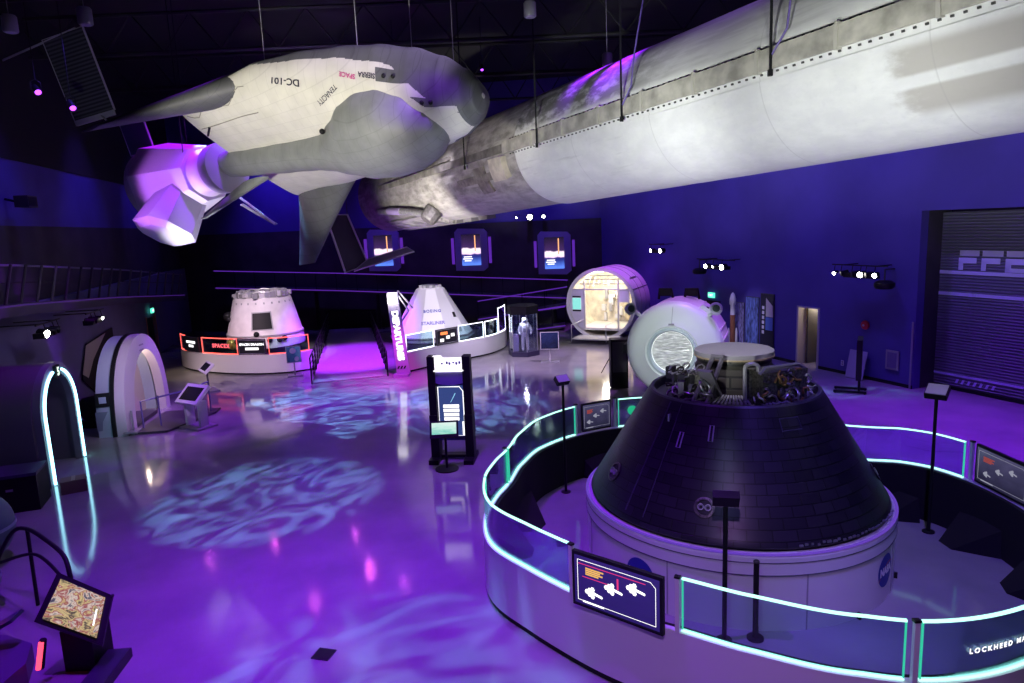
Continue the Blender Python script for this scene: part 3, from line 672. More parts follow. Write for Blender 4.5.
# ================================================================== BOOSTER
def nx(nt, op, a, b=None, c=None):
    n = N(nt, 'ShaderNodeMath', operation=op)
    for i, v in enumerate((a, b, c)):
        if v is None: continue
        if isinstance(v, (int, float)): n.inputs[i].default_value = v
        else: nt.links.new(v, n.inputs[i])
    return n.outputs[0]
def nsm(nt, v, a, b):
    n = N(nt, 'ShaderNodeMapRange', interpolation_type='SMOOTHSTEP'); nt.links.new(v, n.inputs[0]); n.inputs[1].default_value = a; n.inputs[2].default_value = b; return n.outputs[0]
def booster_mat(name, dirty):
    m, nt, b = newmat(name); L = nt.links.new
    tc = N(nt, 'ShaderNodeTexCoord'); sp = N(nt, 'ShaderNodeSeparateXYZ'); L(tc.outputs['Object'], sp.inputs[0])
    s = sp.outputs[0]; ph = nx(nt, 'ARCTAN2', sp.outputs[2], sp.outputs[1])
    def noise(sx, sa, det=6, off=0.0):
        cb = N(nt, 'ShaderNodeCombineXYZ'); L(nx(nt, 'MULTIPLY_ADD', s, sx, off), cb.inputs[0]); L(nx(nt, 'MULTIPLY', ph, sa), cb.inputs[1]); cb.inputs[2].default_value = off
        n = N(nt, 'ShaderNodeTexNoise'); n.inputs['Scale'].default_value = 1; n.inputs['Detail'].default_value = det; n.inputs['Roughness'].default_value = .62; L(cb.outputs[0], n.inputs['Vector']); return n.outputs['Fac']
    streak = noise(.5, 9, 7); blot = noise(1.6, 5, 6, 3.0); fine = noise(7, 14, 3, 9.0)
    def mixc(f, c1, c2):
        n = N(nt, 'ShaderNodeMix', data_type='RGBA')
        for i, c in ((6, c1), (7, c2)):
            if isinstance(c, tuple): n.inputs[i].default_value = (*c, 1)
            else: L(c, n.inputs[i])
        if isinstance(f, float): n.inputs[0].default_value = f
        else: L(f, n.inputs[0])
        return n.outputs[2]
    if not dirty:
        col = mixc(nsm(nt, blot, .35, .7), (.74, .74, .73), (.82, .82, .80))
        up = nsm(nt, ph, .18, .3)
        # mottled grey above the cable channel, scuffed soot towards the sooty end, rubbed streaks below it
        col = mixc(nx(nt, 'MULTIPLY', up, nx(nt, 'MULTIPLY_ADD', nsm(nt, streak, .40, .65), .35, .35)), col, (.40, .39, .40)); g = nx(nt, 'MULTIPLY', nsm(nt, s, 11, 16.5), up); g = nx(nt, 'MULTIPLY', g, nsm(nt, blot, .36, .56)); col = mixc(nx(nt, 'MULTIPLY', g, .9), col, (.13, .127, .12))
        lo = nx(nt, 'MULTIPLY', nsm(nt, s, 9, 19), nsm(nt, streak, .56, .75)); col = mixc(nx(nt, 'MULTIPLY', lo, .42), col, (.34, .33, .33))
        # tan rubbed patches near the forward end
        e = nx(nt, 'ADD', s, nx(nt, 'MULTIPLY', nx(nt, 'SUBTRACT', blot, .5), 1.2))
        p = nx(nt, 'MULTIPLY', nsm(nt, e, 7.5, 7.0), nx(nt, 'MULTIPLY', nsm(nt, ph, -.95, -.80), nsm(nt, ph, -.18, -.28)))
        gap = nx(nt, 'SUBTRACT', 1.0, nx(nt, 'MULTIPLY', nsm(nt, ph, -.62, -.58), nsm(nt, ph, -.46, -.50)))
        col = mixc(nx(nt, 'MULTIPLY', nx(nt, 'MULTIPLY', p, gap), .8), col, (.42, .39, .35))
    else:
        col = mixc(nsm(nt, blot, .3, .72), (.46, .44, .41), (.20, .19, .175))
        col = mixc(nx(nt, 'MULTIPLY', nsm(nt, streak, .5, .7), .75), col, (.56, .54, .52))
        col = mixc(nx(nt, 'MULTIPLY', nsm(nt, s, 27, 33), .35), col, (.05, .05, .05))
        low = nx(nt, 'MULTIPLY', nsm(nt, ph, -.45, -1.5), .55); col = mixc(low, col, (.46, .44, .46))
    col = mixc(nx(nt, 'MULTIPLY', nsm(nt, fine, .55, .8), .10), col, (.25, .25, .25))
    # ring weld lines
    w = nx(nt, 'FRACT', nx(nt, 'MULTIPLY', s, .3)); wl_ = nx(nt, 'MULTIPLY', nsm(nt, w, .012, .004), .25); col = mixc(wl_, col, (.35, .34, .33))
    L(col, b.inputs['Base Color']); b.inputs['Roughness'].default_value = .6 if not dirty else .6
    bp = N(nt, 'ShaderNodeBump'); bp.inputs['Strength'].default_value = .12; bp.inputs['Distance'].default_value = .03; L(blot, bp.inputs['Height']); L(bp.outputs[0], b.inputs['Normal'])
    return m
M_bw = booster_mat('white booster paint', False); M_bd = booster_mat('sooty booster paint', True)
ba = V((-0.47866576, 0.87712898, -0.03903653)).normalized(); be1 = ba.cross(V((0, 0, 1))).normalized(); be2 = be1.cross(ba)
MB_ = Matrix((ba, -be1, be2)).transposed().to_4x4(); MB_.translation = V((11.4787, 6.4093, 9.3306))
bo = thing('rocket_booster', 'huge white rocket booster with sooty far end hanging under the ceiling', 'rocket', M=MB_)
LX = Matrix(((0, 0, 1, 0), (1, 0, 0, 0), (0, 1, 0, 0), (0, 0, 0, 1)))
RB = 1.83
a = MB(); a.lathe([(0, -1.2), (RB, -1.2)] + [(RB, s) for s in range(-1, 20)] + [(RB, 19.9), (RB - .03, 20.0), (0, 20.0)], 96, 0, LX); a.build('white_tank', M_bw, bo, 40)
a = MB(); a.lathe([(0, 19.95), (RB - .02, 19.95)] + [(RB - .02, s) for s in range(20, 36)] + [(RB - .02, 35.4), (RB + .02, 35.45), (RB + .04, 37.1), (RB - .2, 37.2), (0, 37.2)], 96, 0, LX); a.build('sooty_section', M_bd, bo, 40)
def cylpt(s, ph, r): return V((s, r * math.cos(rad(ph)), r * math.sin(rad(ph))))
def shell(mb, s0, s1, p0, p1, r0, r1, n=6, ns=1, mi=0):
    R = []
    for i in range(ns + 1):
        s = s0 + (s1 - s0) * i / ns
        R.append([cylpt(s, p0 + (p1 - p0) * k / n, r1) for k in range(n + 1)] + [cylpt(s, p1 - (p1 - p0) * k / n, r0) for k in range(n + 1)])
    return mb.rings(R, True, True, True, mi)
M_race = mat('tan grey cable channel', (.46, .44, .38), .55, noise=.35, scale=2.5)
a = MB(); shell(a, -1, 20.6, -4, 8.0, RB - .02, RB + .10); rw_ = a.build('cable_channel', M_race, bo, 30)
a = MB(); shell(a, 20.6, 33.5, -2, 6, RB - .03, RB + .06); a.build('cable_channel', mat('sooty channel', (.2, .19, .17), .6, noise=.4, scale=3), bo, 30)
k = 0; s = 1.2
while s < 20:
    a = MB(); shell(a, s, s + .07, -5, 9, RB - .01, RB + .135); a.build('channel_strap', mat('strap', (.5, .48, .42), .5) if k == 0 else bpy.data.materials['strap'], rw_, 30); s += 1.75; k += 1
M_bolt = mat('dark bolt', (.06, .06, .06), .5)
for pname, ph in (('bolt_row', -5.6), ('bolt_row', 9.4)):
    a = MB()
    for i in range(110): a.box(cylpt(-.5 + i * .19, ph, RB + .01), (.05, .035, .035))
    tag(a.build(pname, M_bolt, rw_), kind='stuff')
# white raised wrap on the lower half
a = MB(); shell(a, -1, 19.75, -118, -9, RB - .01, RB + .025, 40, 20); a.build('white_wrap', M_bw, bo, 40)
# raised fairing, tray and details of the sooty end
a = MB(); shell(a, 20.6, 21.5, -28, -6, RB - .02, RB + .20, 8); a.build('end_fairing', mat('cream fairing', (.62, .57, .47), .5, noise=.2, scale=4), bo, 30)
a = MB(); shell(a, 21.6, 24.5, -26, -18, RB - .02, RB + .08, 6); shell(a, 22.2, 23.0, -40, -10, RB - .02, RB + .06, 8); a.build('access_fairing', mat('grey brown fairing', (.26, .24, .21), .6, noise=.4, scale=4), bo, 30)
a = MB(); shell(a, 25, 28, 8, 13, RB - .02, RB + .07, 6); a.build('vent_duct', mat('grey brown fairing b', (.16, .15, .13), .6, noise=.4, scale=4), bo, 30)
pod = MB(); c0 = cylpt(28.4, -49, RB + .02); c1 = cylpt(28.4, -49, RB + .5); pod.cyl(c0, c1, .42, .36, 10); pod.cyl(c1, cylpt(28.4, -49, RB + .58), .36, .30, 10); pod.build('leg_pivot_pod', mat('dark grey pod', (.15, .14, .14), .5, noise=.3), bo, 20)
a = MB(); a.tube([cylpt(28.7, -47, RB + .25), cylpt(30.5, -38, RB + .2), cylpt(34.2, -30, RB + .15)], .16, 10); a.build('leg_strut', mat('grey strut paint', (.30, .29, .31), .45, noise=.3), bo, 50)
a = MB(); a.tube([cylpt(31.3, -36, RB + .2), cylpt(32.8, -32, RB + .18)], .175, 10); a.build('strut_sleeve', mat('lilac sleeve', (.45, .35, .62), .4), bo, 50)
a = MB(); shell(a, 28.8, 34.5, -92, -52, RB - .02, RB + .12, 12, 6); a.build('leg_fairing', mat('streaked leg fairing', (.45, .43, .44), .4, noise=.6, scale=3, stretch=(.3, 2, 2)), bo, 40)
for sgn in (0, 1, 2):
    a = MB(); a.tube([cylpt(30 + sgn * 1.5, -90, RB + .1), cylpt(30.6 + sgn * 1.5, -72, RB + .16), cylpt(31.4 + sgn * 1.5, -58, RB + .14)], .03, 6); a.build('hydraulic_line', M_steel, bo, 50)
for i in range(5):
    a = MB(); shell(a, 25.6 + i * 1.5, 26.4 + i * 1.5, -100, -88, RB - .02, RB + .14, 4); a.build('lower_bracket', mat('lower bracket', (.2, .19, .2), .6) if i == 0 else bpy.data.materials['lower bracket'], bo, 30)
# dark tray panels hanging under the sooty end
def quad_plate(mb, P, th):
    P = [V(p) for p in P]; n = (P[1] - P[0]).cross(P[3] - P[0]).normalized() * th
    mb.add([p for p in P] + [p + n for p in P], [(3, 2, 1, 0), (4, 5, 6, 7), (0, 1, 5, 4), (1, 2, 6, 5), (2, 3, 7, 6), (3, 0, 4, 7)]); return mb
TP = [V((-9.09, 35.5, 6.97)), V((-8.25, 36.6, 6.96)), V((-7.35, 36.6, 4.35)), V((-8.33, 35.5, 4.05))]
tp = thing('grid_tray', 'dark open tray panel with pale rim hanging under the sooty booster end', 'panel', TP[3])
a = MB(); quad_plate(a, TP, .08); a.build('tray_back', mat('dark tray', (.035, .035, .045), .6), tp, None, True)
a = MB(); a.tube(TP, .06, 6, True); a.build('tray_rim', M_alu, tp, None, True)
T2 = [V((-7.35, 36.6, 4.62)), V((-5.35, 37.1, 5.15)), V((-4.9, 36.5, 4.93)), V((-7.9, 35.6, 4.1))]
a = MB(); quad_plate(a, T2, .05); fp = a.build('fold_out_panel', mat('grey fold out panel', (.36, .35, .42), .5), tp, None, True)
a = MB(); a.tube(T2, .045, 6, True); a.build('panel_rim', M_alu, fp, None, True)
for p in (TP[0], TP[1]):
    a = MB(); a.cyl(p, (p.x, p.y, HC), .02, seg=6); a.build('hanger_cable', M_dark, tp, None, True)
# suspension straps
for i, (s, lab) in enumerate(((9.62, 'thick black suspension strap nearest the camera on the white booster'), (14.2, 'black suspension strap at the middle of the white booster'), (18.3, 'black suspension strap near the start of the sooty section'), (23.4, 'black suspension strap farthest along on the sooty section'))):
    p0 = MB_ @ cylpt(s, -7, RB + .16); t = thing('suspension_strap', lab, 'strap', p0, group='booster suspension straps')
    a = MB(); a.box((0, 0, (HC - p0.z) / 2), (.045, .04, HC - p0.z)); a.build('strap_webbing', M_black, t)
    a = MB(); a.box((0, 0, .02), (.08, .08, .12)); a.build('clamp', M_black, t)
    if i < 2:
        q = MB_ @ cylpt(s - .35, 7, RB + .12) - p0
        a = MB(); a.tube([(.02, 0, .35), q + V((0, 0, .25)), q + V((.1, .05, 1.0)), q + V((.35, 0, 2.4)), (q.x + .6, q.y, HC - p0.z)], .022, 6); a.build('loose_cable', mat('violet cable', (.12, .08, .3), .5), t, 60)

# ================================================================== SPACEPLANE
DM = Matrix(((.8342, -.5084, -.2138), (-.5423, -.6854, -.4859), (.1005, .5213, -.8474))).to_4x4(); DM.translation = V((-7.585, 21.02, 8.518))
dc = thing('spaceplane', 'white and grey winged spaceplane hanging belly up below the ceiling', 'spacecraft', M=DM)
#        x    w     zb    zt   zc
hull_t = [(0.0, 2.15, .02, .34, .12), (1, 2.20, -.10, .48, .06), (2, 2.26, -.34, .60, -.08), (3.0, 2.22, -.62, .72, -.24), (4.2, 1.98, -.82, .84, -.32), (5.4, 1.70, -.84, 1.0, -.28), (6.4, 1.46, -.76, 1.12, -.18), (7.3, 1.18, -.58, 1.22, .0), (8.0, .88, -.30, 1.24, .18), (8.45, .58, .0, 1.14, .38), (8.68, .32, .26, .96, .54), (8.76, .06, .52, .64, .58)]
def hull(x, th):
    w, zb, zt, zc = interp(hull_t, x); c, s = math.cos(th), math.sin(th)
    y = w * math.copysign(abs(c) ** .85, c)
    z = zc + ((zt - zc) * abs(s) ** 1.0 if s >= 0 else (zb - zc) * abs(s) ** .62)
    return V((x, y, z))
def white_zone(x, th):
    d = math.degrees(th) % 360
    if d > 180: d -= 360
    if d > 90: d = 180 - d
    if d < -90: d = -180 - d
    edge = -6 + 11 * sstep(1.9, 4.6, x) + 7 * sstep(5, 7, x)
    if d < edge: return 1
    nose = 7.02 + .024 * (d - 15)
    if 17 < d < 31 and x > 6.62: return 1
    if 46 < d < 57 and x > nose - .36: return 1
    if 56 <= d < 70: nose += .30
    if x > min(nose, 8.38): return 1
    return 0
nxs = 300; ns = 320; rows = []
xs = [8.76 * (1 - (1 - i / nxs) ** 1.35) for i in range(nxs + 1)]
for x in xs: rows.append([hull(x, 2 * PI * k / ns) for k in range(ns)])
hb = MB(); hb.rings(rows, True, True, True)
n0 = 0
for i in range(nxs):
    for k in range(ns):
        hb.m[i * ns + k] = white_zone((xs[i] + xs[i + 1]) / 2, 2 * PI * (k + .5) / ns)
M_hwht = mat('white thermal tiles', (.66, .65, .58), .6, noise=.08, scale=2, bump=.05)
def panel_lines(m, sc=1.0, c=.8):
    nt = m.node_tree; b = nt.nodes['Principled BSDF']; tc = N(nt, 'ShaderNodeTexCoord'); mp = N(nt, 'ShaderNodeMapping'); mp.inputs['Rotation'].default_value = (0, 0, .0)
    br = N(nt, 'ShaderNodeTexBrick'); br.inputs['Scale'].default_value = sc; br.inputs['Brick Width'].default_value = .32; br.inputs['Row Height'].default_value = .26; br.inputs['Mortar Size'].default_value = .008
    br.inputs['Color1'].default_value = br.inputs['Color2'].default_value = (1, 1, 1, 1); br.inputs['Mortar'].default_value = (c, c, c, 1)
    nt.links.new(tc.outputs['Object'], mp.inputs[0]); nt.links.new(mp.outputs[0], br.inputs['Vector'])
    mx = N(nt, 'ShaderNodeMix', data_type='RGBA', blend_type='MULTIPLY'); mx.inputs[0].default_value = 1
    src = b.inputs['Base Color'].links[0].from_socket if b.inputs['Base Color'].links else None
    if src: nt.links.new(src, mx.inputs[6])
    else: mx.inputs[6].default_value = b.inputs['Base Color'].default_value
    nt.links.new(br.outputs['Color'], mx.inputs[7]); nt.links.new(mx.outputs[2], b.inputs['Base Color']); return m
panel_lines(M_hwht, 1, .90)
M_tps = panel_lines(mat('charcoal thermal tiles', (.115, .12, .125), .62, noise=.15, scale=2), 1, .8)
M_hump = panel_lines(mat('grey thermal tiles', (.225, .24, .24), .55, noise=.15, scale=2.2), 1, .85)
hb.build('hull', [M_hwht, M_tps], dc, 40)
hump_t = [(-.55, .40, .34, .34), (0, .43, .38, .40), (1, .44, .50, .42), (2.3, .46, .66, .46), (3.4, .46, .76, .54), (4.1, .50, .80, .68), (4.7, .78, .80, .86), (5.3, 1.10, .78, 1.02), (5.9, 1.22, .78, 1.06), (6.5, 1.16, .80, 1.02), (7.1, .92, .88, .84), (7.55, .56, .98, .56), (7.8, .27, 1.05, .26), (7.87, .05, 1.08, .05)]
rows = []
for i in range(61):
    x = -.55 + 8.57 * (1 - (1 - i / 60) ** 1.3); w, zc, h = interp(hump_t, x); rows.append([V((x, w * math.cos(2 * PI * k / 48), zc + h * math.sin(2 * PI * k / 48))) for k in range(48)])
a = MB(); a.rings(rows); a.build('cabin_hump', M_hump, dc, 40)
def loft_wing(root, tip, cr, ct, tr, tt, name, m, n=10, sweep_curve=0.0, par=None):
    rows = []
    for i in range(n + 1):
        t = i / n; c = V(root).lerp(V(tip), t); ch = cr + (ct - cr) * (t ** (1 - sweep_curve)); th = tr + (tt - tr) * t
        d = (V(tip) - V(root)).normalized(); up = d.cross(V((1, 0, 0))).normalized()
        if up.z < 0: up = -up
        r = []
        for k in range(20):
            q = 2 * PI * k / 20; x = .5 * math.cos(q); zz = .5 * math.sin(q) * (.35 + .65 * (x + .5) ** .5) if x > -.499 else 0
            r.append(c + V((x * ch, 0, 0)) + up * zz * th)
        rows.append(r)
    a = MB(); a.rings(rows); return a.build(name, m, par or dc, 50)
for sg in (1, -1):
    loft_wing((1.70, sg * 1.75, -.28), (-.60, sg * 3.62, 1.74), 3.2, .8, .95, .10, 'wing', M_tps, 14, .25)
# small tail fin on the spine
loft_wing((.50, -.30, .93), (-1.45, -.30, 1.85), 1.3, .35, .30, .06, 'tail_fin', M_hump, 8)
# body flap seams and markings
def hull_text(s, size, x0, th0, rot, name, m, bold=.006):
    tv, tf = text_flat(s, size, bold); vs = []
    for p in tv:
        u = p.x * math.cos(rot) - p.y * math.sin(rot); v = p.x * math.sin(rot) + p.y * math.cos(rot)
        x = x0 - u; w = interp(hull_t, x)[0]; th = th0 + v / (w * .8)
        q = hull(x, th); e = .01; n = (hull(x + e, th) - hull(x - e, th)).cross(hull(x, th + e) - hull(x, th - e)).normalized()
        if n.dot(V((0, math.cos(th), math.sin(th)))) < 0: n = -n
        vs.append(q + n * .012)
    a = MB(); a.add(vs, tf); return a.build(name, m, dc)
hull_text('DC-101', .27, 4.05, rad(27), rad(-14), 'registration_lettering', M_letter_dark)
hull_text('TENACITY', .17, 5.15, rad(43), rad(28), 'name_lettering', M_letter_dark, .002)
hull_text('SIERRA', .15, 6.38, rad(25), rad(-8), 'side_lettering', M_letter_dark, .004); hull_text('SPACE', .15, 5.86, rad(25), rad(-8), 'side_lettering', mat('pink lettering', (.55, .08, .25), .5), .004)
for x, th in ((7.05, 24), (6.82, 25), (7.65, 52), (7.86, 51), (1.9, 22), (1.6, 20)):
    q = hull(x, rad(th)); a = MB(); a.ball(q, (.055, .055, .055) if x > 5 else (.045, .045, .045), 12, 8); a.build('thruster_port', M_black, dc, 60)
q = V((4.6, .80, 1.06)); a = MB(); a.ball(q, .07, 12, 8); a.build('vent_port', M_black, dc, 60)
for k, th in enumerate((30, 52)):
    pts = [hull(.15 + .2 * i, rad(th + 8 * math.sin(i * .9)) if k == 0 else rad(th)) + V((0, .006, .01)) for i in range(14)]
    a = MB(); a.tube(pts, .012, 5); a.build('panel_seam', mat('seam grey', (.3, .29, .25), .6), dc)
a = MB(); p = hull(.5, rad(58)); a.tube([hull(.1, rad(60)) + V((0, 0, .02)), hull(.55, rad(52)) + V((0, 0, .02))], .03, 6); a.build('flap_slot', M_black, dc)
for x, y in ((2.2, 1.2), (5.5, 1.1), (5.5, -1.1), (7.6, 0)):
    p = DM @ V((x, y, -.7)); a = MB(); a.cyl(p, (p.x, p.y, HC), .012, seg=5); a.build('hanger_cable', M_grey, dc, None, True)

# docked cargo module behind the spaceplane
sm_o = thing('cargo_module', 'violet lit faceted cargo module with solar panels behind the spaceplane tail', 'spacecraft', M=DM @ Matrix.Translation((-.6, 0, .40)))
LXn = Matrix(((0, 0, -1, 0), (1, 0, 0, 0), (0, 1, 0, 0), (0, 0, 0, 1)))   # lathe axis runs aft
M_mod = mat('white module panel', (.74, .73, .76), .5)
a = MB(); a.lathe([(0, 0), (.74, 0), (.74, .06), (.72, .42), (0, .42)], 40, 0, LXn); a.build('docking_collar', mat('lilac collar', (.48, .46, .56), .45), sm_o, 30)
a = MB(); a.lathe([(.72, .42), (.64, .60), (.60, .75), (.62, .95), (.80, 1.15)], 40, 0, LXn); a.build('neck_cone', mat('pink white neck', (.72, .62, .72), .45), sm_o, 50)
a = MB(); a.lathe([(0, 1.05), (.85, 1.05), (1.34, 3.1), (1.34, 3.15), (0, 3.15)], 8, 0, LXn, off=PI / 8); a.build('faceted_body', M_mod, sm_o)
a = MB(); a.lathe([(1.20, 3.15), (1.20, 3.55), (0, 3.55)], 40, 0, LXn); a.build('aft_ring', M_offwhite, sm_o, 30)
# box pod growing out towards the dorsal side
pod = MB(); pz = [(-1.15, .85, .42, .75), (-1.15, 0, 0, 0)]
def octo(cx, cy, z, hx, hy, ch): return [V((cx + x, cy + y, z)) for x, y in ((-hx + ch, -hy), (hx - ch, -hy), (hx, -hy + ch), (hx, hy - ch), (hx - ch, hy), (-hx + ch, hy), (-hx, hy - ch), (-hx, -hy + ch))]
pod.rings([octo(-1.9, .0, .35, .55, .55, .18), octo(-2.1, .05, 1.9, .82, .80, .40), octo(-2.1, .05, 2.05, .60, .58, .28)]); pod.build('payload_pod', M_mod, sm_o)
def lpanel(c, ux, uy, w, h, name, par, louv=True):
    # solar panel with pale rim; ux, uy are in the module frame
    c, ux, uy = V(c), V(ux).normalized(), V(uy); uy = (uy - ux * uy.dot(ux)).normalized(); uz = ux.cross(uy)
    T = Matrix((ux, uy, uz)).transposed().to_4x4(); T.translation = c
    m, nt, b = newmat('louvred solar cells'); tc = N(nt, 'ShaderNodeTexCoord'); wv = N(nt, 'ShaderNodeTexWave', bands_direction='Y'); wv.inputs['Scale'].default_value = 7
    nt.links.new(tc.outputs['Generated'], wv.inputs['Vector']); rp = N(nt, 'ShaderNodeValToRGB'); rp.color_ramp.elements[0].color = (.012, .012, .02, 1); rp.color_ramp.elements[1].color = (.10, .10, .13, 1)
    nt.links.new(wv.outputs['Color'], rp.inputs[0]); nt.links.new(rp.outputs[0], b.inputs['Base Color']); b.inputs['Roughness'].default_value = .5
    a = MB(); a.box((0, 0, 0), (w, h, .05), 0, None); p = a.build('solar_panel', m if louv else mat('violet grey panel', (.10, .09, .17), .5), par); p.matrix_basis = T
    a = MB(); a.tube([(-w / 2, -h / 2, 0), (w / 2, -h / 2, 0), (w / 2, h / 2, 0), (-w / 2, h / 2, 0)], .035, 6, True); a.build('panel_rim', M_alu, p)
    return p
def quad_panel(P, name, louv=True):
    P = [V(p) for p in P]; c = sum(P, V((0, 0, 0))) / 4; ux = ((P[1] - P[0]) + (P[2] - P[3])) / 2; uy = ((P[3] - P[0]) + (P[2] - P[1])) / 2
    return lpanel(c, ux, uy, ux.length, uy.length, name, sm_o, louv)
p1 = quad_panel(((-5.98, 2.14, -1.80), (-4.39, 1.67, -2.08), (-4.91, 3.60, -3.81), (-6.40, 3.90, -3.40)), 'solar_panel')
a = MB(); a.box((0, -1.35, .03), (1.55, .16, .12)); a.build('root_bracket', M_alu, p1)
a = MB(); a.tube([(-4.91, 3.60, -3.81), (-6.40, 3.90, -3.40), (-8.26, 4.35, -2.78)], .035, 6); a.build('boom', M_alu, sm_o)
p2 = quad_panel(((-4.0, .84, -.95), (-3.01, .76, -1.11), (-3.77, 1.36, -1.52), (-4.74, 1.66, -1.48)), 'solar_panel', False)
a = MB(); a.tube([(-3.4, .75, -.95), (-3.0, .5, -.5)], .05, 6); a.build('panel_arm', M_grey, sm_o)
a = MB(); a.tube([(-4.7, 1.65, -1.5), (-5.2, 1.9, -1.9)], .04, 6); a.build('panel_arm', M_grey, sm_o)
a = MB(); a.tube([(-1.0, -.75, .1), (-.95, -1.5, .15), (-.75, -2.5, .35)], .035, 6); a.build('strut_arm', M_alu, sm_o, 50)
a = MB(); a.ball((-1.0, -.8, .1), .10, 12, 8); a.build('strut_joint', M_offwhite, sm_o, 60)
a = MB(); a.box((0, 0, 0), (.16, 1.3, .03), 0, Matrix.Translation((-.95, -2.0, .27)) @ Matrix.Rotation(.1, 4, 'Z')); a.build('strut_panel', M_grey, sm_o)
a = MB(); a.tube([(-3.2, .2, 1.25), (-3.3, .3, 1.55)], .03, 6); a.ball((-3.3, .3, 1.55), .09, 10, 8); a.build('antenna', M_grey, sm_o, 60)
for x, y in ((-1.2, .8), (-2.6, -.4)):
    p = DM @ V((x - .6, y, .2)); a = MB(); a.cyl(p, (p.x, p.y, HC), .014, seg=5); a.build('hanger_cable', M_black, sm_o, None, True)

# ================================================================== OTHER EXHIBITS
def crom(P, n=8):
    out = []
    for i in range(len(P) - 1):
        p0 = V(P[max(i - 1, 0)]); p1 = V(P[i]); p2 = V(P[i + 1]); p3 = V(P[min(i + 2, len(P) - 1)])
        for k in range(n):
            t = k / n; out.append(tuple(.5 * (2 * p1 + (p2 - p0) * t + (2 * p0 - 5 * p1 + 4 * p2 - p3) * t * t + (3 * p1 - p0 - 3 * p2 + p3) * t ** 3)))
    out.append(tuple(P[-1])); return out
def sub(path, x0, x1):
    # part of a plan path between two x values
    def at(x):
        for a, b in zip(path, path[1:]):
            if (a[0] - x) * (b[0] - x) <= 0 and a[0] != b[0]:
                t = (x - a[0]) / (b[0] - a[0]); return (x, a[1] + (b[1] - a[1]) * t)
    lo, hi = min(x0, x1), max(x0, x1)
    return [at(x0)] + [p for p in path if lo + .03 < p[0] < hi - .03] + [at(x1)]

# ---- red-lit barrier and cargo capsule
dpath = crom([(-16.4, 34.6), (-15.88, 32.88), (-14.43, 31.43), (-12.3, 30.4), (-10.4, 30.15), (-9.3, 30.62), (-9.0, 31.0)])
db = thing('exhibit_barrier', 'white curved barrier with red lit glass around the cargo capsule', 'barrier', (-12.2, 31.5, 0))
a = MB(); a.strip(dpath, 0, -.14, .08, .90); a.build('outer_wall', M_white, db, 60, True)
a = MB(); a.strip(dpath, -.04, -.12, 0, .08); a.build('kick_strip', M_black, db, 60, True)
for x0, x1 in ((-15.86, -15.35), (-14.15, -12.2), (-10.72, -9.1)):
    led_panel(db, sub(dpath, x0, x1), .93, 1.62, M_led_r, M_led_r, .035)
M_sgn = mat('black sign panel', (.015, .015, .02), .35)
def sign_on(path, x0, x1, z0, z1, par, lines, frame=None, mt=M_letter_w, size=.15, bars=()):
    p = sub(path, x0, x1); A, B = V((*p[0], 0)), V((*p[-1], 0)); c = (A + B) / 2; d = B - A; n = V((d.y, -d.x, 0)).normalized()
    o = MB(); M = sm(c + n * .03 + V((0, 0, (z0 + z1) / 2)), n); o.box((0, 0, 0), (d.length, z1 - z0, .05), 0, M); s = o.build('sign_panel', M_sgn, par, None, True)
    Mi = par.matrix_basis.inverted()
    for i, t in enumerate(lines): text(t, size, 'lettering', mt, s, Mi @ M @ Matrix.Translation((0, .10 - .2 * i, .03)), bold=.006)
    for w_, y_ in bars:
        o = MB(); o.box((0, y_, .03), (w_, .11, .008), 0, M); o.build('lettering_line', mt, s, None, True)
    if frame:
        o = MB(); w, h = d.length / 2 - .05, (z1 - z0) / 2 - .05; o.tube([M @ V(q) for q in ((-w, -h, .03), (w, -h, .03), (w, h, .03), (-w, h, .03))], .012, 4, True); o.build('sign_outline', frame, s, None, True)
    return s
sign_on(dpath, -15.3, -14.25, .95, 1.62, db, [], None, M_letter_w, .17, ((.80, .09), (.42, -.09)))
sign_on(dpath, -12.1, -10.8, .92, 1.62, db, ['SPACEX DRAGON'], mat('sign outline', (.4, .35, .5), .5), M_letter_w, .14, ((.62, -.09),))
p = sub(dpath, -13.6, -12.5); q0, q1 = V((*p[0], 1.28)), V((*p[-1], 1.28)); n = V(((q1 - q0).y, -(q1 - q0).x, 0)).normalized()
text('SPACEX', .24, 'lettering', emit('red lettering', (1, .12, .15), 1.6), db, db.matrix_basis.inverted() @ sm((q0 + q1) / 2 - n * .02, n), spacing=1.25, bold=.008)
kc = thing('cargo_capsule', 'white cargo capsule with dark square window behind the red lit barrier', 'space capsule', (-11.85, 33.2, 0))
M_capw = mat('scorched white capsule skin', (.66, .62, .64), .5, noise=.10, scale=2.2)
a = MB(); a.lathe([(0, 0), (1.5, 0), (1.5, .9), (0, .9)], 40); a.build('display_base', M_dark, kc, 30)
a = MB(); a.lathe([(1.5, .9), (1.80, .95), (1.82, 1.05), (1.74, 1.46), (1.76, 1.48), (1.76, 1.54), (1.72, 1.56), (1.32, 3.14), (1.28, 3.22), (1.15, 3.26), (0, 3.26)], 72); a.build('capsule_shell', M_capw, kc, 30)
a = MB(); a.lathe([(1.745, 1.47), (1.775, 1.48), (1.775, 1.55), (1.735, 1.56)], 72); a.build('joint_band', M_grey, kc, 30)
def kpt(an, z, o=0.0): r = 1.72 + (1.32 - 1.72) * (z - 1.56) / (3.14 - 1.56) + o; return V((r * math.cos(rad(an)), r * math.sin(rad(an)), z))
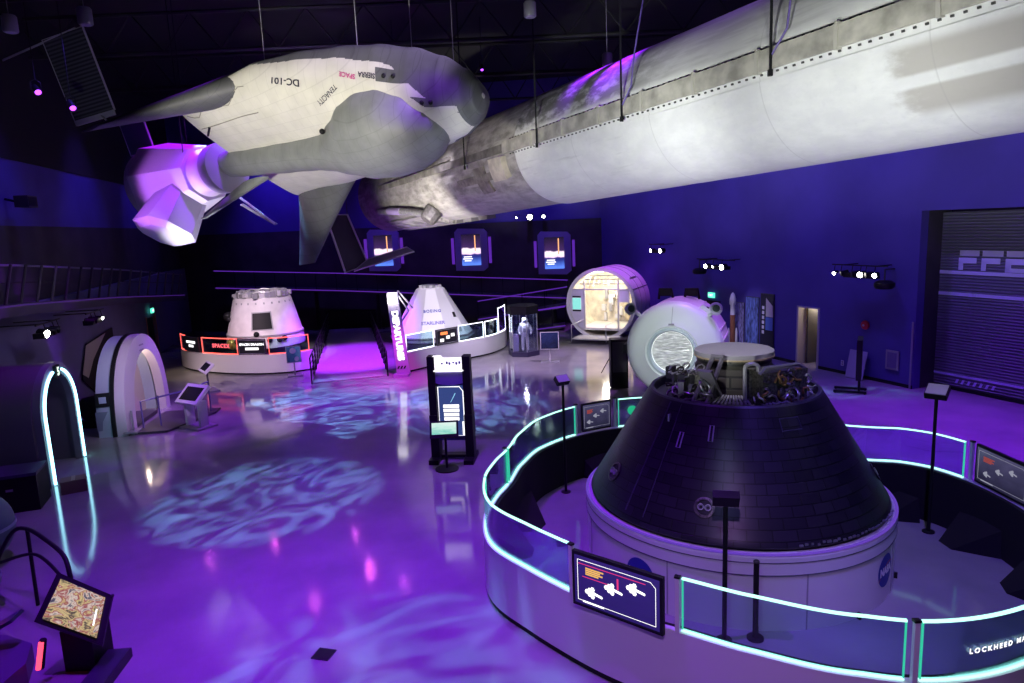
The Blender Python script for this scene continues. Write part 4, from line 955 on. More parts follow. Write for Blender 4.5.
def kpatch(a0, a1, z0, z1, o, name, m, par=kc):
    A_ = MB(); n = 6; vs = []; fs = []
    for oo in (-.02, o):
        for z in (z0, z1):
            for k in range(n + 1): vs.append(kpt(a0 + (a1 - a0) * k / n, z, oo))
    m1 = n + 1
    for k in range(n):
        fs += [(2 * m1 + k, 2 * m1 + k + 1, 3 * m1 + k + 1, 3 * m1 + k), (m1 + k, m1 + k + 1, 3 * m1 + k + 1, 3 * m1 + k), (k, k + 1, 2 * m1 + k + 1, 2 * m1 + k)]
    fs += [(0, m1, 3 * m1, 2 * m1), (n, m1 + n, 3 * m1 + n, 2 * m1 + n)]
    A_.add(vs, fs); return A_.build(name, m, par)
wz = kpatch(-92, -58, 1.78, 2.62, .02, 'window_surround', M_grey); kpatch(-90, -60, 1.83, 2.57, .03, 'window_pane', M_black, wz)
for k in range(9): kpatch(-130 + k * 15, -127 + k * 15, 2.95, 3.04, .012, 'vent_slot', M_grey)
random.seed(4)
for k in range(30):
    an = rad(12 * k); r = random.uniform(1.12, 1.25); a = MB(); a.box((r * math.cos(an), r * math.sin(an), 3.30 + random.uniform(0, .10)), (random.uniform(.14, .26), random.uniform(.16, .28), random.uniform(.12, .28)), 0, None, an + random.uniform(-.3, .3)); a.build('recovery_gear_box', (M_offwhite, M_alu, M_grey)[k % 3], kc)
a = MB(); a.tube([(1.12 * math.cos(rad(k * 15)), 1.12 * math.sin(rad(k * 15)), 3.46 + .04 * (k % 2)) for k in range(24)], .04, 6, True); a.build('top_cable', M_alu, kc)
for an, z in ((-150, 2.25), (-128, 1.34), (-116, 1.3), (-66, 1.34), (-52, 1.3), (-44, 1.36), (-84, 1.62)):
    q = kpt(an, z, .04); a = MB(); a.ball(q, (.13, .13, .13), 12, 8); a.build('thruster_port', M_black, kc, 60)
for an in (-120, -124): 
    a = MB(); a.ball(kpt(an, 1.2, .15), (.16, .16, .24), 12, 8); a.build('gold_tank', mat('gold foil', (.75, .5, .12), .3, .6), kc, 60)
a = MB(); a.ball(kpt(-168, 2.35, .1), (.22, .3, .22), 12, 8); a.build('side_pod', M_black, kc, 60)
# ---- poster stand in front
def poster_stand(p, w, h, z, face, m, lab, frame=M_grey):
    t = thing('poster_stand', lab, 'sign', (p[0], p[1], 0)); F = V((face[0], face[1], 0)).normalized()
    a = MB(); a.box((0, 0, .015), (w * 1.0, .5, .03), 0, None, math.atan2(F.y, F.x) + PI / 2); a.build('base_plate', M_grey, t)
    a = MB(); a.cyl((0, 0, .03), (0, 0, z), .035, seg=10); a.build('post', frame, t, 40)
    M = sm((0, 0, z + h / 2), face, rad(8)); a = MB(); a.box((0, 0, 0), (w, h, .05), 0, M); a.build('board', frame, t)
    a = MB(); a.box((0, 0, .028), (w * .92, h * .92, .008), 0, M); b_ = a.build('poster', m, t)
    return t, M, b_
m_moon = picture('blue moon poster', [(.2, (.01, .02, .12)), (.5, (.04, .08, .35)), (.7, (.10, .2, .55))], .45, 3, seed=1)
t_, M_, b_ = poster_stand((-9.5, 29.7), .62, .72, .58, (.3, -1), m_moon, 'small blue planet poster stand in front of the red lit barrier')
a = MB(); a.lathe([(0, .036), (.13, .036), (.13, .034)], 24, 0, M_ @ Matrix.Translation((-.02, .16, 0))); a.lathe([(0, .036), (.10, .036), (.10, .034)], 24, 0, M_ @ Matrix.Translation((.12, -.20, 0))); a.build('printed_planet', mat('printed planet', (.5, .5, .62), .5), b_)
m_dk = picture('dark blue poster', [(.3, (.008, .01, .05)), (.6, (.03, .04, .22)), (.8, (.12, .12, .3))], .5, 2.5, seed=8)
poster_stand((1.66, 30.3), .82, .78, .58, (-.1, -1), m_dk, 'dark blue poster stand on the open floor beside the spacesuit case', M_offwhite)

# ---- white-lit barrier and faceted crew capsule
spath = crom([(-4.62, 29.22), (-4.37, 29.45), (-3.28, 30.69), (-1.95, 31.89), (-.99, 32.88), (-.4, 34.2), (-.26, 35.2)])
sb = thing('exhibit_barrier', 'white curved barrier with white lit glass around the faceted white capsule', 'barrier', (-2.6, 31.5, 0))
a = MB(); a.strip(spath, 0, -.14, .08, .88); a.build('outer_wall', M_white, sb, 60, True)
a = MB(); a.strip(spath, -.04, -.12, 0, .08); a.build('kick_strip', M_black, sb, 60, True)
for x0, x1 in ((-4.5, -3.45), (-2.4, -1.3), (-1.22, -.62)): led_panel(sb, sub(spath, x0, x1), .91, 1.62, M_led_w, M_led_w, .03)
p9 = [(-.58, 33.7), (-.42, 34.2), (-.3, 34.7), (-.26, 35.15)]
led_panel(sb, p9, .91, 2.1, M_led_w, M_led_w, .03, gl=glass('violet glass', (.5, .45, .95), .08))
sign_on(spath, -3.4, -2.5, .91, 1.62, sb, [], M_grey)
p = sub(spath, -3.1, -2.8); q = V((*p[0], 1.42)); a = MB(); a.box((0, 0, .035), (.36, .13, .01), 0, sm(q + V((.05, -.05, 0)), (.6, -.8))); a.build('orange_label', emit('orange label', (1, .25, .06), 1.6), sb, None, True)
for k, (dx, z) in enumerate(((-.1, 1.12), (.15, 1.22), (.35, 1.3))):
    p = sub(spath, -3.1 + dx, -2.7 + dx); a = MB(); a.box((0, 0, .035), (.18, .14, .01), 0, sm(V((*p[0], z)) + V((.06, -.06, 0)), (.6, -.8))); a.build('white_label', M_letter_w, sb, None, True)
fc = thing('crew_cone_capsule', 'white faceted cone capsule behind the white lit barrier', 'space capsule', (-3.85, 33.6, 0))
M_fc = mat('smooth white capsule', (.70, .68, .72), .45)
a = MB(); a.lathe([(0, 0), (1.7, 0), (1.7, .8), (0, .8)], 30); a.build('display_base', M_dark, fc, 30)
a = MB(); a.lathe([(1.8, .8), (2.02, .88), (2.04, 1.0)], 10, 0, off=rad(8)); a.lathe([(2.04, 1.0), (1.95, 1.05), (.68, 3.22), (.60, 3.27), (0, 3.27)], 10, 0, off=rad(8)); a.build('cone_shell', M_fc, fc)
a = MB(); a.lathe([(.40, 3.27), (.40, 3.36), (.30, 3.42), (0, 3.42)], 24); a.build('docking_cap', M_grey, fc, 40)
for k in range(8): an = rad(45 * k + 10); a = MB(); a.box((.46 * math.cos(an), .46 * math.sin(an), 3.33), (.16, .12, .12), 0, None, an); a.build('latch', M_offwhite, fc)
a = MB(); a.lathe([(2.05, .98), (2.07, 1.0), (2.0, 1.08), (1.97, 1.06)], 10, 0, off=rad(8)); a.build('base_band', mat('dark base band', (.12, .10, .12), .5), fc)
# capsule facets: lettering lies on the facet that faces the room
nfv = rad(8 + 36 * 7 + 18); ap = lambda z: (1.95 + (.68 - 1.95) * (z - 1.05) / (3.22 - 1.05)) * math.cos(rad(18))
def facet_M(z, du=0.0, k=7):
    an = rad(8 + 36 * k + 18); nrm = V((math.cos(an), math.sin(an), 0)); r = ap(z) + .012
    tl_ = math.atan2((1.95 - .68) * math.cos(rad(18)), 3.22 - 1.05)
    return sm(nrm * r + V((0, 0, z)), nrm, tl_) @ Matrix.Translation((du, 0, 0))
M_navy = mat('navy lettering', (.03, .04, .35), .5)
text('BOEING', .20, 'lettering', M_navy, fc, facet_M(2.25), spacing=1.2, bold=.006); text('STARLINER', .22, 'lettering', mat('violet lettering', (.18, .14, .5), .5), fc, facet_M(1.72), bold=.008)
for k, z, w, h in ((8, 2.0, .14, .26), (8, 1.35, .18, .30)):
    a = MB(); a.box((.2, 0, .0), (w, h, .03), 0, facet_M(z, .1, k)); a.build('side_window', M_black if z > 1.9 else M_grey, fc)

# ---- lit blade sign
ds = thing('departures_sign', 'leaning violet blade sign with glowing vertical white letters', 'sign', (-4.72, 28.62, 0))
B0, B1 = V((.10, 0, .12)), V((-.14, 0, 3.5))
M_blade = mat('violet grey blade', (.42, .38, .55), .45)
a = MB(); quad_plate(a, [B0 + V((-.26, -.08, 0)), B0 + V((.30, -.08, 0)), B1 + V((.22, -.08, 0)), B1 + V((-.22, -.08, 0))], -.16); a.build('blade', M_blade, ds)
bx_ = (B1 - B0).normalized(); bz = V((0, -1, 0)); by = bz.cross(bx_ * -1)
Tb = Matrix((-bx_, bz.cross(-bx_), bz)).transposed().to_4x4(); Tb.translation = B0.lerp(B1, .48) + V((0, -.09, 0))
text('DEPARTURES', .355, 'lettering', emit('bright white lettering', (1, .97, 1), 2.2), ds, Tb, bold=.015)
a = MB(); a.box((0, 0, 0), (.40, .14, .44), 0, Matrix.Translation(B0.lerp(B1, .945) + V((0, -.05, 0)))); hb_ = a.build('lit_head', emit('lit white head', (1, .97, 1), 2.5), ds)
a = MB(); a.box((.02, 0, .06), (.62, .4, .12)); a.build('foot', M_blade, ds)
for x in (-.08, .05, .18): a = MB(); a.prism([(x - .05, .34), (x + .02, .34), (x + .08, .46), (x + .01, .46)], 0, .01, 0, Matrix.Translation((0, -.085, 0)) @ Matrix(((1, 0, 0, 0), (0, 0, -1, 0), (0, 1, 0, 0), (0, 0, 0, 1)))); a.build('slot_mark', M_black, ds)
a = MB(); a.tube([B1 + V((.22, 0, -.05)), B1 + V((.62, .05, -.75)), B1 + V((.30, 0, -1.2))], .04, 6); a.tube([B1 + V((.22, .1, .1)), B1 + V((.8, .12, -.65))], .04, 6); a.build('side_brace', M_alu, ds)

# ---- violet gangway with railings
gw = thing('gangway', 'violet lit floor gangway with black railings leading to the back wall', 'walkway', (-6.6, 28.2, 0))
def V0(x, y, z=0): return V((x, y, z))
gl = [(-8.25, 27.8), (-11.5, 43.5)]; gr = [(-5.3, 28.75), (-8.85, 43.6)]
a = MB(); a.add([V0(*gl[0], 0), V0(*gr[0], 0), V0(*gr[1], .06), V0(*gl[1], .06), V0(*gl[0], -.0), V0(*gr[0], 0)], [(0, 1, 2, 3)])
a = MB(); a.prism([gl[0], gr[0], gr[1], gl[1]], .005, .05); a.build('deck', mat('pale gangway deck', (.45, .42, .48), .5, noise=.1), gw, None, True)
for P in (gl, gr):
    A, B = V0(*P[0]), V0(*P[1])
    for z, r in ((1.08, .03), (.80, .018), (.55, .018), (.30, .018)):
        a = MB(); a.tube([A + V((0, 0, z)), B + V((0, 0, z))], r, 6); a.build('handrail' if z > 1 else 'mid_rail', M_black, gw, None, True)
    for k in range(12):
        c = A.lerp(B, k / 11); a = MB(); a.cyl(c, c + V((0, 0, 1.08)), .03, seg=8); a.build('railing_post', M_black, gw, None, True)
wp = MB(); wp.box((-10.2, 44.1, .6), (3.2, .1, 1.1)); tag(wp.build('dark_partition', M_black), 'low black partition closing the far end of the violet gangway', 'partition')

# ---- elevated ramp walkway along the left and back walls
mw = thing('elevated_walkway', 'dark elevated walkway with slanted railing posts along the left wall', 'walkway', (-16.5, 25, 0))
M_slab = mat('dark slab', (.05, .045, .07), .6)
wpts = [V((-12.6, 12.3, 4.75)), V((-14.75, 20.4, 4.40)), V((-16.75, 29, 3.83)), V((-19.0, 39.8, 2.95))]
def ribbon(mb, P, off0, off1, dz0, dz1):
    R = []
    for i, p in enumerate(P):
        d = (P[min(i + 1, len(P) - 1)] - P[max(i - 1, 0)]); n = V((d.y, -d.x, 0)).normalized()
        R.append([p + n * off0 + V((0, 0, dz0)), p + n * off1 + V((0, 0, dz0)), p + n * off1 + V((0, 0, dz1)), p + n * off0 + V((0, 0, dz1))])
    mb.rings(R); return mb
a = MB(); ribbon(a, wpts, -.9, .35, -.35, 0); a.build('deck', M_slab, mw, None, True)
a = MB(); ribbon(a, wpts, .33, .37, -.07, -.03); a.build('edge_glow', emit('faint violet edge', (.25, .05, .9), .16), mw, None, True)  # emission stands for violet light caught on the deck edge
a = MB(); a.tube([p + V((.33, .08, 1.12)) for p in wpts], .035, 6); a.build('handrail', mat('violet grey rail', (.2, .17, .3), .4, .4), mw, None, True)
a = MB(); a.tube([p + V((.33, .08, .62)) for p in wpts], .02, 6); a.build('mid_rail', M_black, mw, None, True)
for i in range(3):
    for k in range(8):
        c = wpts[i].lerp(wpts[i + 1], k / 8) + V((.33, .08, 0)); a = MB(); a.cyl(c, c + V((.12, .30, 1.12)), .04, seg=6); a.build('railing_post', M_dark, mw, None, True)
sr = thing('switchback_ramp', 'dark switchback ramp with violet lit rails in front of the back wall', 'ramp', MBk @ V((8, -1.0, 0)))
def flight(s0, z0, s1, z1, out, nm='ramp_deck'):
    A, B = MBk @ V((s0, -out, z0)), MBk @ V((s1, -out, z1))
    a = MB(); ribbon(a, [A, B], -.45, .45, -.22, 0); a.build(nm, M_slab, sr, None, True)
    o = V((0, -.47, 0))
    a = MB(); a.tube([A + o + V((0, 0, 1.0)), B + o + V((0, 0, 1.0))], .03, 6); a.build('handrail', M_glow_p, sr, None, True)  # rail glows by itself in place of violet light on the tube
    a = MB(); a.tube([A + o + V((0, 0, -.08)), B + o + V((0, 0, -.08))], .03, 6); a.build('edge_glow', emit('dim violet edge', (.25, .05, .9), .4) if 'dim violet edge' not in bpy.data.materials else bpy.data.materials['dim violet edge'], sr, None, True)  # violet light along the ramp edge, painted as emission
    n = max(3, int((B - A).length / 1.2))
    for k in range(n + 1):
        c = A.lerp(B, k / n) + o; a = MB(); a.cyl(c + V((0, 0, -.05)), c + V((0, 0, 1.0)), .025, seg=6); a.build('railing_post', M_black, sr, None, True)
flight(24.5, 3.0, 16.5, 2.6, .8); flight(16.5, 2.6, 2.2, 1.72, .8); flight(7.5, .72, 2.2, 1.42, 1.9); flight(4.6, .12, 2.3, .38, 2.9)
for s in (22, 18, 14, 10, 6, 3):
    p = MBk @ V((s, -.8, 0)); h = (2.6 + (3.0 - 2.6) * (s - 16.5) / 8 if s > 16.5 else 1.72 + (2.6 - 1.72) * (s - 2.2) / 14.3) - .22
    a = MB(); a.box((p.x, p.y, h / 2), (.2, .2, h)); a.build('support_leg', M_black, sr, None, True)

# ---- three framed displays high on the back wall
M_launch = picture('launch picture', [(.08, (.10, .22, .85)), (.30, (.02, .03, .22)), (.36, (.03, .02, .2)), (.40, (1, .72, .95)), (.53, (1, .8, .95)), (.57, (.05, .02, .10)), (1, (.006, .005, .012))], 1.3, 3, seed=3, noise_mix=.10)
def wall_display(s, z, lab, g='framed launch displays on the back wall'):
    t = thing('wall_display', lab, 'display', M=sm(MBk @ V((s, -.10, z)), (-bn.x, -bn.y)), group=g)
    o = [(-1.0, -1.25), (.72, -1.32), (1.0, -1.1), (1.0, 1.05), (.8, 1.25), (-.8, 1.32), (-1.0, 1.1)]
    a = MB(); a.prism(o, -.1, .14); a.build('frame', mat('violet lit frame', (.32, .26, .5), .5) if 'violet lit frame' not in bpy.data.materials else bpy.data.materials['violet lit frame'], t)
    a = MB(); a.box((0, 0, .15), (1.18, 1.9, .02)); sc = a.build('display', M_launch, t)
    a = MB(); a.box((.26, .40, .163), (.07, .95, .004)); a.build('rocket_plume', emit('orange plume', (1, .45, .2), 1.3) if 'orange plume' not in bpy.data.materials else bpy.data.materials['orange plume'], sc)
    a = MB()
    for k, w in enumerate((.5, .6, .42)): a.box((-.22, -.42 - .12 * k, .163), (w, .06, .004))
    a.build('caption', M_letter_w, sc)
    for sx in (-1, 1):
        a = MB(); a.box((sx * 1.16, -.05, .05), (.16, 1.6, .12)); a.build('side_light', M_glow_p, t)
    return t
wall_display(8.06, 4.68, 'framed launch display on the back wall, middle of three'); wall_display(2.95, 4.30, 'framed launch display on the back wall nearest the violet wall'); wall_display(13.62, 4.84, 'framed launch display on the back wall behind the dark tray panel')

# ---- central information kiosk
kk = thing('information_kiosk', 'tall black framed information kiosk with lit screen in the middle of the floor', 'kiosk', (-1.66, 17.75, 0), rad(-6))
for sx in (-1, 1):
    a = MB(); a.prism([(-.10, -.16), (.10, -.16), (.10, .16), (-.10, .16)], .1, 2.80); a.prism([(-.11, -.2), (.11, -.2), (.11, .2), (-.11, .2)], .1, 1.25); o = a.build('upright', M_black, kk); o.location = (sx * .46, 0, 0)
    a = MB(); a.box((0, 0, .06), (.26, .9, .12)); o = a.build('foot', M_black, kk); o.location = (sx * .46, -.05, 0)
a = MB(); a.box((0, .05, .10), (1.0, .25, .08)); a.build('cross_beam', M_black, kk)
a = MB(); a.prism([(-.40, -.22), (.40, -.22), (.40, -.06), (.40, .14), (-.14, .14), (-.20, .20), (-.40, .20), (-.40, -.22)][:-1], -.05, .05, 0, sm((0, -.10, 2.62), (0, -1))); hd = a.build('header_box', emit('lit white header', (.95, .9, 1), 1.5), kk)
a = MB()
for k, x in enumerate((-.16, -.03, .04, .14, .22, .30)): a.box((x, -.155, 2.62 + .02 * (k % 2)), (.05, .01, .07 if k % 3 else .04))
a.build('header_lettering', mat('violet header lettering', (.2, .12, .5), .5), hd)
a = MB(); a.box((0, -.16, 2.43), (.78, .02, .035)); a.build('header_underline', M_letter_w, hd)
a = MB(); a.prism([(-.40, .30)] + [(.40 * math.cos(rad(180 + 12 * k)), .06 - .10 * math.sin(rad(12 * k))) for k in range(16)] + [(.40, .30)], -.04, .04, 0, sm((0, -.08, 2.08), (0, -1))); a.build('lilac_apron', mat('lilac apron', (.34, .30, .62), .35), kk)
a = MB(); a.box((0, 0, 1.30), (.82, .06, 1.55)); a.build('screen_back', mat('navy screen back', (.03, .02, .16), .4), kk)
m_k = picture('kiosk screen', [(.25, (.12, .22, .75)), (.55, (.05, .05, .50)), (.8, (.06, .02, .38))], .28, 2, seed=4)
a = MB(); a.box((0, -.04, 1.33), (.66, .02, 1.36)); sc = a.build('display', m_k, kk)
a = MB(); a.tube([(-.33, -.055, .66), (.33, -.055, .66), (.33, -.055, 1.86), (.24, -.055, 1.98), (-.33, -.055, 1.98)], .012, 4, True); a.build('screen_outline', M_letter_w, sc)
for r in range(4):
    a = MB(); a.box((0, -.054, 1.46 - r * .115), (.42 if r < 2 else .40, .008, .085)); a.build('text_line', M_letter_w, sc)
a = MB(); a.box((.30, -.054, .86), (.05, .008, .36)); a.build('side_tab', M_letter_w, sc)
a = MB(); a.prism([(0, 0), (.03, .03), (.16, .26), (.13, .25)], 0, .006, 0, sm((-.02, -.052, 1.55), (0, -1))); a.build('check_mark', emit('cyan mark', (.3, .7, 1), 1), sc)
tb = thing('tablet_stand', 'black tablet stand with green lit screen in front of the central kiosk', 'tablet stand', (-1.79, 16.95, 0))
a = MB(); a.lathe([(0, 0), (.30, 0), (.30, .03), (.05, .05), (0, .05)], 28); a.build('base_plate', M_black, tb, 40)
a = MB(); a.cyl((0, 0, .04), (0, 0, .98), .035, seg=10); a.build('post', M_black, tb, 40)
M = sm((-.02, 0, 1.06), (.05, -1), rad(32)); a = MB(); a.box((0, 0, -.02), (.72, .44, .06), 0, M); a.build('tablet_case', M_black, tb)
m_t = picture('green tablet screen', [(.3, (.25, .65, .55)), (.5, (.55, .85, .75)), (.7, (.75, .92, .85))], 1.0, 3, seed=6)
a = MB(); a.box((0, .02, .012), (.62, .30, .006), 0, M); a.build('display', m_t, tb)

# ---- spacesuit case
cs = thing('display_case', 'hexagonal glass case with a black top and base', 'display case', (.55, 32.4, 0), rad(12))
hx = [(.68 * math.cos(rad(60 * k + 30)), .68 * math.sin(rad(60 * k + 30))) for k in range(6)]
big = [(x * 1.12, y * 1.12) for x, y in hx]
a = MB(); a.prism(big, 0, .22); a.build('base', mat('dark violet base', (.03, .025, .07), .5), cs)
a = MB(); a.prism(big, 1.98, 2.36); a.build('top_cap', M_black, cs)
for k in range(6):
    p, q = V((*hx[k], 0)), V((*hx[(k + 1) % 6], 0)); a = MB(); quad_plate(a, [p + V((0, 0, .22)), q + V((0, 0, .22)), q + V((0, 0, 1.98)), p + V((0, 0, 1.98))], .012); a.build('glass_pane', M_glass_c, cs)
    a = MB(); a.cyl(p + V((0, 0, .22)), p + V((0, 0, 1.98)), .022, seg=6); a.build('corner_post', M_grey, cs)
a = MB(); a.box((-.42, -.05, .62), (.26, .4, .8)); a.build('inner_plinth', mat('lilac plinth', (.35, .3, .5), .5), cs)
ssu = bpy.data.meshes.new('suit'); J = {'p': (0, 0, .95), 'c': (0, 0, 1.25), 'n': (0, 0, 1.45), 'h': (0, -.02, 1.60), 'ls': (-.20, 0, 1.40), 'le': (-.29, -.02, 1.14), 'lh': (-.24, -.16, .96), 'rs': (.20, 0, 1.40), 're': (.30, -.02, 1.14), 'rh': (.25, -.16, .96), 'lk': (-.11, -.02, .58), 'lf': (-.12, 0, .27), 'lt': (-.13, -.14, .25), 'lhp': (-.10, 0, .90), 'rhp': (.10, 0, .90), 'rk': (.11, -.02, .58), 'rf': (.12, 0, .27), 'rt': (.13, -.14, .25)}
ks = list(J); E_ = [('p', 'c'), ('c', 'n'), ('n', 'h'), ('n', 'ls'), ('ls', 'le'), ('le', 'lh'), ('n', 'rs'), ('rs', 're'), ('re', 'rh'), ('p', 'lhp'), ('lhp', 'lk'), ('lk', 'lf'), ('lf', 'lt'), ('p', 'rhp'), ('rhp', 'rk'), ('rk', 'rf'), ('rf', 'rt')]
ssu.from_pydata([J[k] for k in ks], [(ks.index(a), ks.index(b)) for a, b in E_], [])
su = bpy.data.objects.new('spacesuit', ssu); COL.objects.link(su); su.modifiers.new('skin', 'SKIN')
rr_ = {'p': .16, 'c': .19, 'n': .11, 'h': .13, 'ls': .10, 'le': .08, 'lh': .06, 'rs': .10, 're': .08, 'rh': .06, 'lhp': .11, 'rhp': .11, 'lk': .09, 'rk': .09, 'lf': .07, 'rf': .07, 'lt': .055, 'rt': .055}
for i, k in enumerate(ks): ssu.skin_vertices[0].data[i].radius = (rr_[k], rr_[k]); ssu.skin_vertices[0].data[i].use_root = (k == 'p')
su.modifiers.new('sub', 'SUBSURF').render_levels = 1
dg = bpy.context.evaluated_depsgraph_get(); me = bpy.data.meshes.new_from_object(su.evaluated_get(dg)); bpy.data.objects.remove(su)
me.materials.append(mat('white suit fabric', (.72, .72, .76), .6)); me.polygons.foreach_set('use_smooth', [True] * len(me.polygons))
su = bpy.data.objects.new('spacesuit', me); COL.objects.link(su); su.matrix_basis = Matrix.Translation((.62, 32.3, .02)) @ Matrix.Rotation(rad(8), 4, 'Z')
tag(su, 'white spacesuit standing upright inside the hexagonal glass case', 'spacesuit')
a = MB(); a.ball((0, -.03, 1.62), (.155, .165, .17), 18, 12); a.build('helmet', mat('helmet white', (.75, .75, .78), .25), su, 60)
a = MB(); a.ball((0, -.10, 1.62), (.11, .115, .10), 14, 10); a.build('visor', mat('visor', (.15, .18, .25), .1, .3), su, 60)
a = MB(); a.box((0, .20, 1.22), (.34, .16, .5)); a.build('backpack', M_offwhite, su)
a = MB(); a.box((0, -.20, 1.18), (.20, .06, .18)); a.build('chest_pack', M_grey, su)

# ---- open tube module with lit cabin
tm = thing('tube_module', 'open white tube module with brightly lit cabin near the back corner', 'space module', M=Matrix.Translation((4.62, 35.5, 1.87)) @ Matrix.Rotation(math.atan2(-.45, .89), 4, 'Z') @ Matrix.Diagonal(V((.955, 1.12, .955, 1))))
# local y runs into the tube
LY = Matrix(((1, 0, 0, 0), (0, 0, 1, 0), (0, -1, 0, 0), (0, 0, 0, 1)))
M_tube = mat('white tube skin', (.66, .64, .68), .4, noise=.04)
a = MB(); a.lathe([(1.84, .02), (1.95, 0), (1.95, 2.4), (1.84, 2.4)], 72, 0, LY); a.build('tube_shell', M_tube, tm, 40)
a = MB(); a.lathe([(1.80, 0), (1.80, 2.38), (0, 2.38)], 72, 0, LY); a.build('cabin_liner', mat('warm cabin liner', (.72, .66, .52), .6, noise=.25, scale=2.5), tm, 40)
a = MB(); a.lathe([(1.78, -.03), (1.96, -.03), (1.96, .05), (1.78, .05)], 72, 0, LY); a.build('front_ring', M_white, tm, 40)
for z in (.9, 1.7):
    a = MB(); a.lathe([(1.945, z), (1.965, z), (1.965, z + .03), (1.945, z + .03)], 72, 0, LY); a.build('hoop_band', M_grey, tm)
a = MB(); a.tube([(1.957 * math.cos(rad(24)), y, 1.957 * math.sin(rad(24))) for y in (.05, 2.38)], .022, 6); a.build('long_seam', M_dark, tm)
a = MB(); a.box((1.965 * math.cos(rad(42)), 1.0, 1.965 * math.sin(rad(42))), (.02, .9, .16), 0); a.build('side_marking', M_grey, tm)
a = MB(); a.box((0, 1.2, -1.36), (2.5, 2.3, .12)); a.build('cabin_floor', mat('bright floor', (.72, .7, .66), .5), tm)
a = MB(); a.prism([(-1.78, -.35), (-1.72, -.7), (-1.45, -1.2), (-1.2, -1.45), (-.95, -1.45), (-.95, .78), (-1.62, .78), (-1.78, .3)], -.05, .05, 0, Matrix.Translation((0, .1, 0)) @ Matrix(((1, 0, 0, 0), (0, 0, -1, 0), (0, 1, 0, 0), (0, 0, 0, 1)))); lp_ = a.build('left_wall_panel', mat('pale lilac panel', (.66, .62, .75), .45), tm)
m_te = picture('teal screen', [(.3, (.25, .75, .70)), (.5, (.55, .9, .85)), (.7, (.85, 1, .95))], 1.1, 3, seed=9)
a = MB(); a.box((-1.37, .03, .02), (.48, .03, .62)); a.build('display', m_te, lp_)
for z in (.40, -.36): a = MB(); a.box((-1.37, .03, z), (.48, .03, .08)); a.build('screen_bar', M_black, lp_)
a = MB(); a.box((1.32, .10, .46), (.55, .10, .7)); a.build('right_wall_panel', bpy.data.materials['pale lilac panel'], tm)
for x in (-.92, .98):
    a = MB(); a.cyl((x, .06, -1.45), (x, .06, 1.3), .045, seg=8); a.build('door_post', M_offwhite, tm)
a = MB(); a.cyl((-1.65, .06, .80), (1.6, .06, .80), .035, seg=8); a.build('cross_bar', M_offwhite, tm)
for z, w in ((1.05, 1.4), (1.30, 1.1), (1.5, .75)):
    a = MB(); a.cyl((-w, .5, z), (w, .5, z), .03, seg=6); a.build('ceiling_pipe', M_grey, tm)
for k in range(9):
    x = -1.2 + .3 * k; a = MB(); a.cyl((x, .5, .95), (x * .85, .6, 1.45), .022, seg=6); a.build('truss_web', M_alu, tm)
random.seed(5)
for k in range(18):
    x = random.uniform(-.8, .85); z = random.uniform(-1.0, .7); h = random.uniform(.15, .5); a = MB(); a.box((x, 2.22 - random.uniform(0, .12), z), (random.uniform(.1, .3), .16, h)); a.build('cabin_locker', (bpy.data.materials['warm cabin liner'], mat('tan locker', (.5, .42, .28), .5) if k == 1 else M_offwhite, M_grey, M_offwhite)[k % 4], tm)
a = MB(); a.lathe([(.25, 0), (.36, 0), (.36, .08), (.25, .08)], 28, 0, Matrix.Translation((.85, 1.6, .25)) @ Matrix.Rotation(rad(78), 4, 'Y')); a.build('side_hatch', mat('brown hatch', (.28, .2, .12), .5), tm, 40)
a = MB(); a.box((0, -.55, -1.72), (2.4, 1.1, .06)); a.build('entry_ramp', mat('pale ramp', (.6, .58, .6), .5), tm)
for x in (-.95, 1.0):
    a = MB(); a.tube([(x - .35, -.9, -1.9), (x - .35, -.9, -1.0), (x - .05, .05, -.85), (x - .05, .05, -1.45)], .022, 6); a.build('ramp_rail', M_alu, tm, 50)
a = MB(); a.box((0, .9, -1.93), (1.6, 1.4, .06)); a.build('cradle', M_dark, tm)
for x in (-.5, .5):
    a = MB(); a.box((x, 1.2, 1.66), (.5, 1.2, .03)); a.build('cabin_light', emit('cabin light', (1, .93, .78), 5) if x < 0 else bpy.data.materials['cabin light'], tm)

# ---- cylinder module with lit hatch
cmx = V((.38, .925, 0)).normalized()
hm = thing('hatch_module', 'white cylinder module with round glowing hatch behind the dark capsule', 'space module', M=Matrix.Translation((5.22, 22.3, 1.78)) @ Matrix.Rotation(math.atan2(-cmx.x, cmx.y), 4, 'Z'))
M_hm = mat('pale mint module skin', (.62, .66, .64), .4)
a = MB(); a.lathe([(.80, -.12), (.87, -.14), (.92, -.10), (1.05, -.05), (1.25, .04), (1.42, .13), (1.52, .22), (1.57, .34), (1.58, .42)], 96, 0, LY); a.build('front_dome', M_hm, hm, 50)
a = MB(); a.lathe([(1.58, .42), (1.60, .45), (1.60, .55), (1.57, .57), (1.57, 2.4), (0, 2.4)], 96, 0, LY); a.build('barrel', mat('white module barrel', (.66, .63, .68), .4), hm, 40)
a = MB(); a.lathe([(.65, .05), (.69, -.14), (.73, -.18), (.80, -.17), (.82, -.10)], 72, 0, LY); a.build('hatch_ring', mat('teal grey ring', (.40, .48, .48), .35), hm, 50)
a = MB(); a.lathe([(0, .05), (.67, .05)], 72, 0, LY); a.build('hatch_quilt', mat('quilted hatch blanket', (.68, .68, .66), .3, .3, noise=.35, scale=5, bump=1.0, stretch=(1, 1, 4)), hm)
a = MB(); a.lathe([(.655, -.04), (.675, -.04), (.675, -.02), (.655, -.02)], 48, 0, LY); a.build('hatch_light', emit('hatch light', (.95, 1, .97), 1.5), hm)
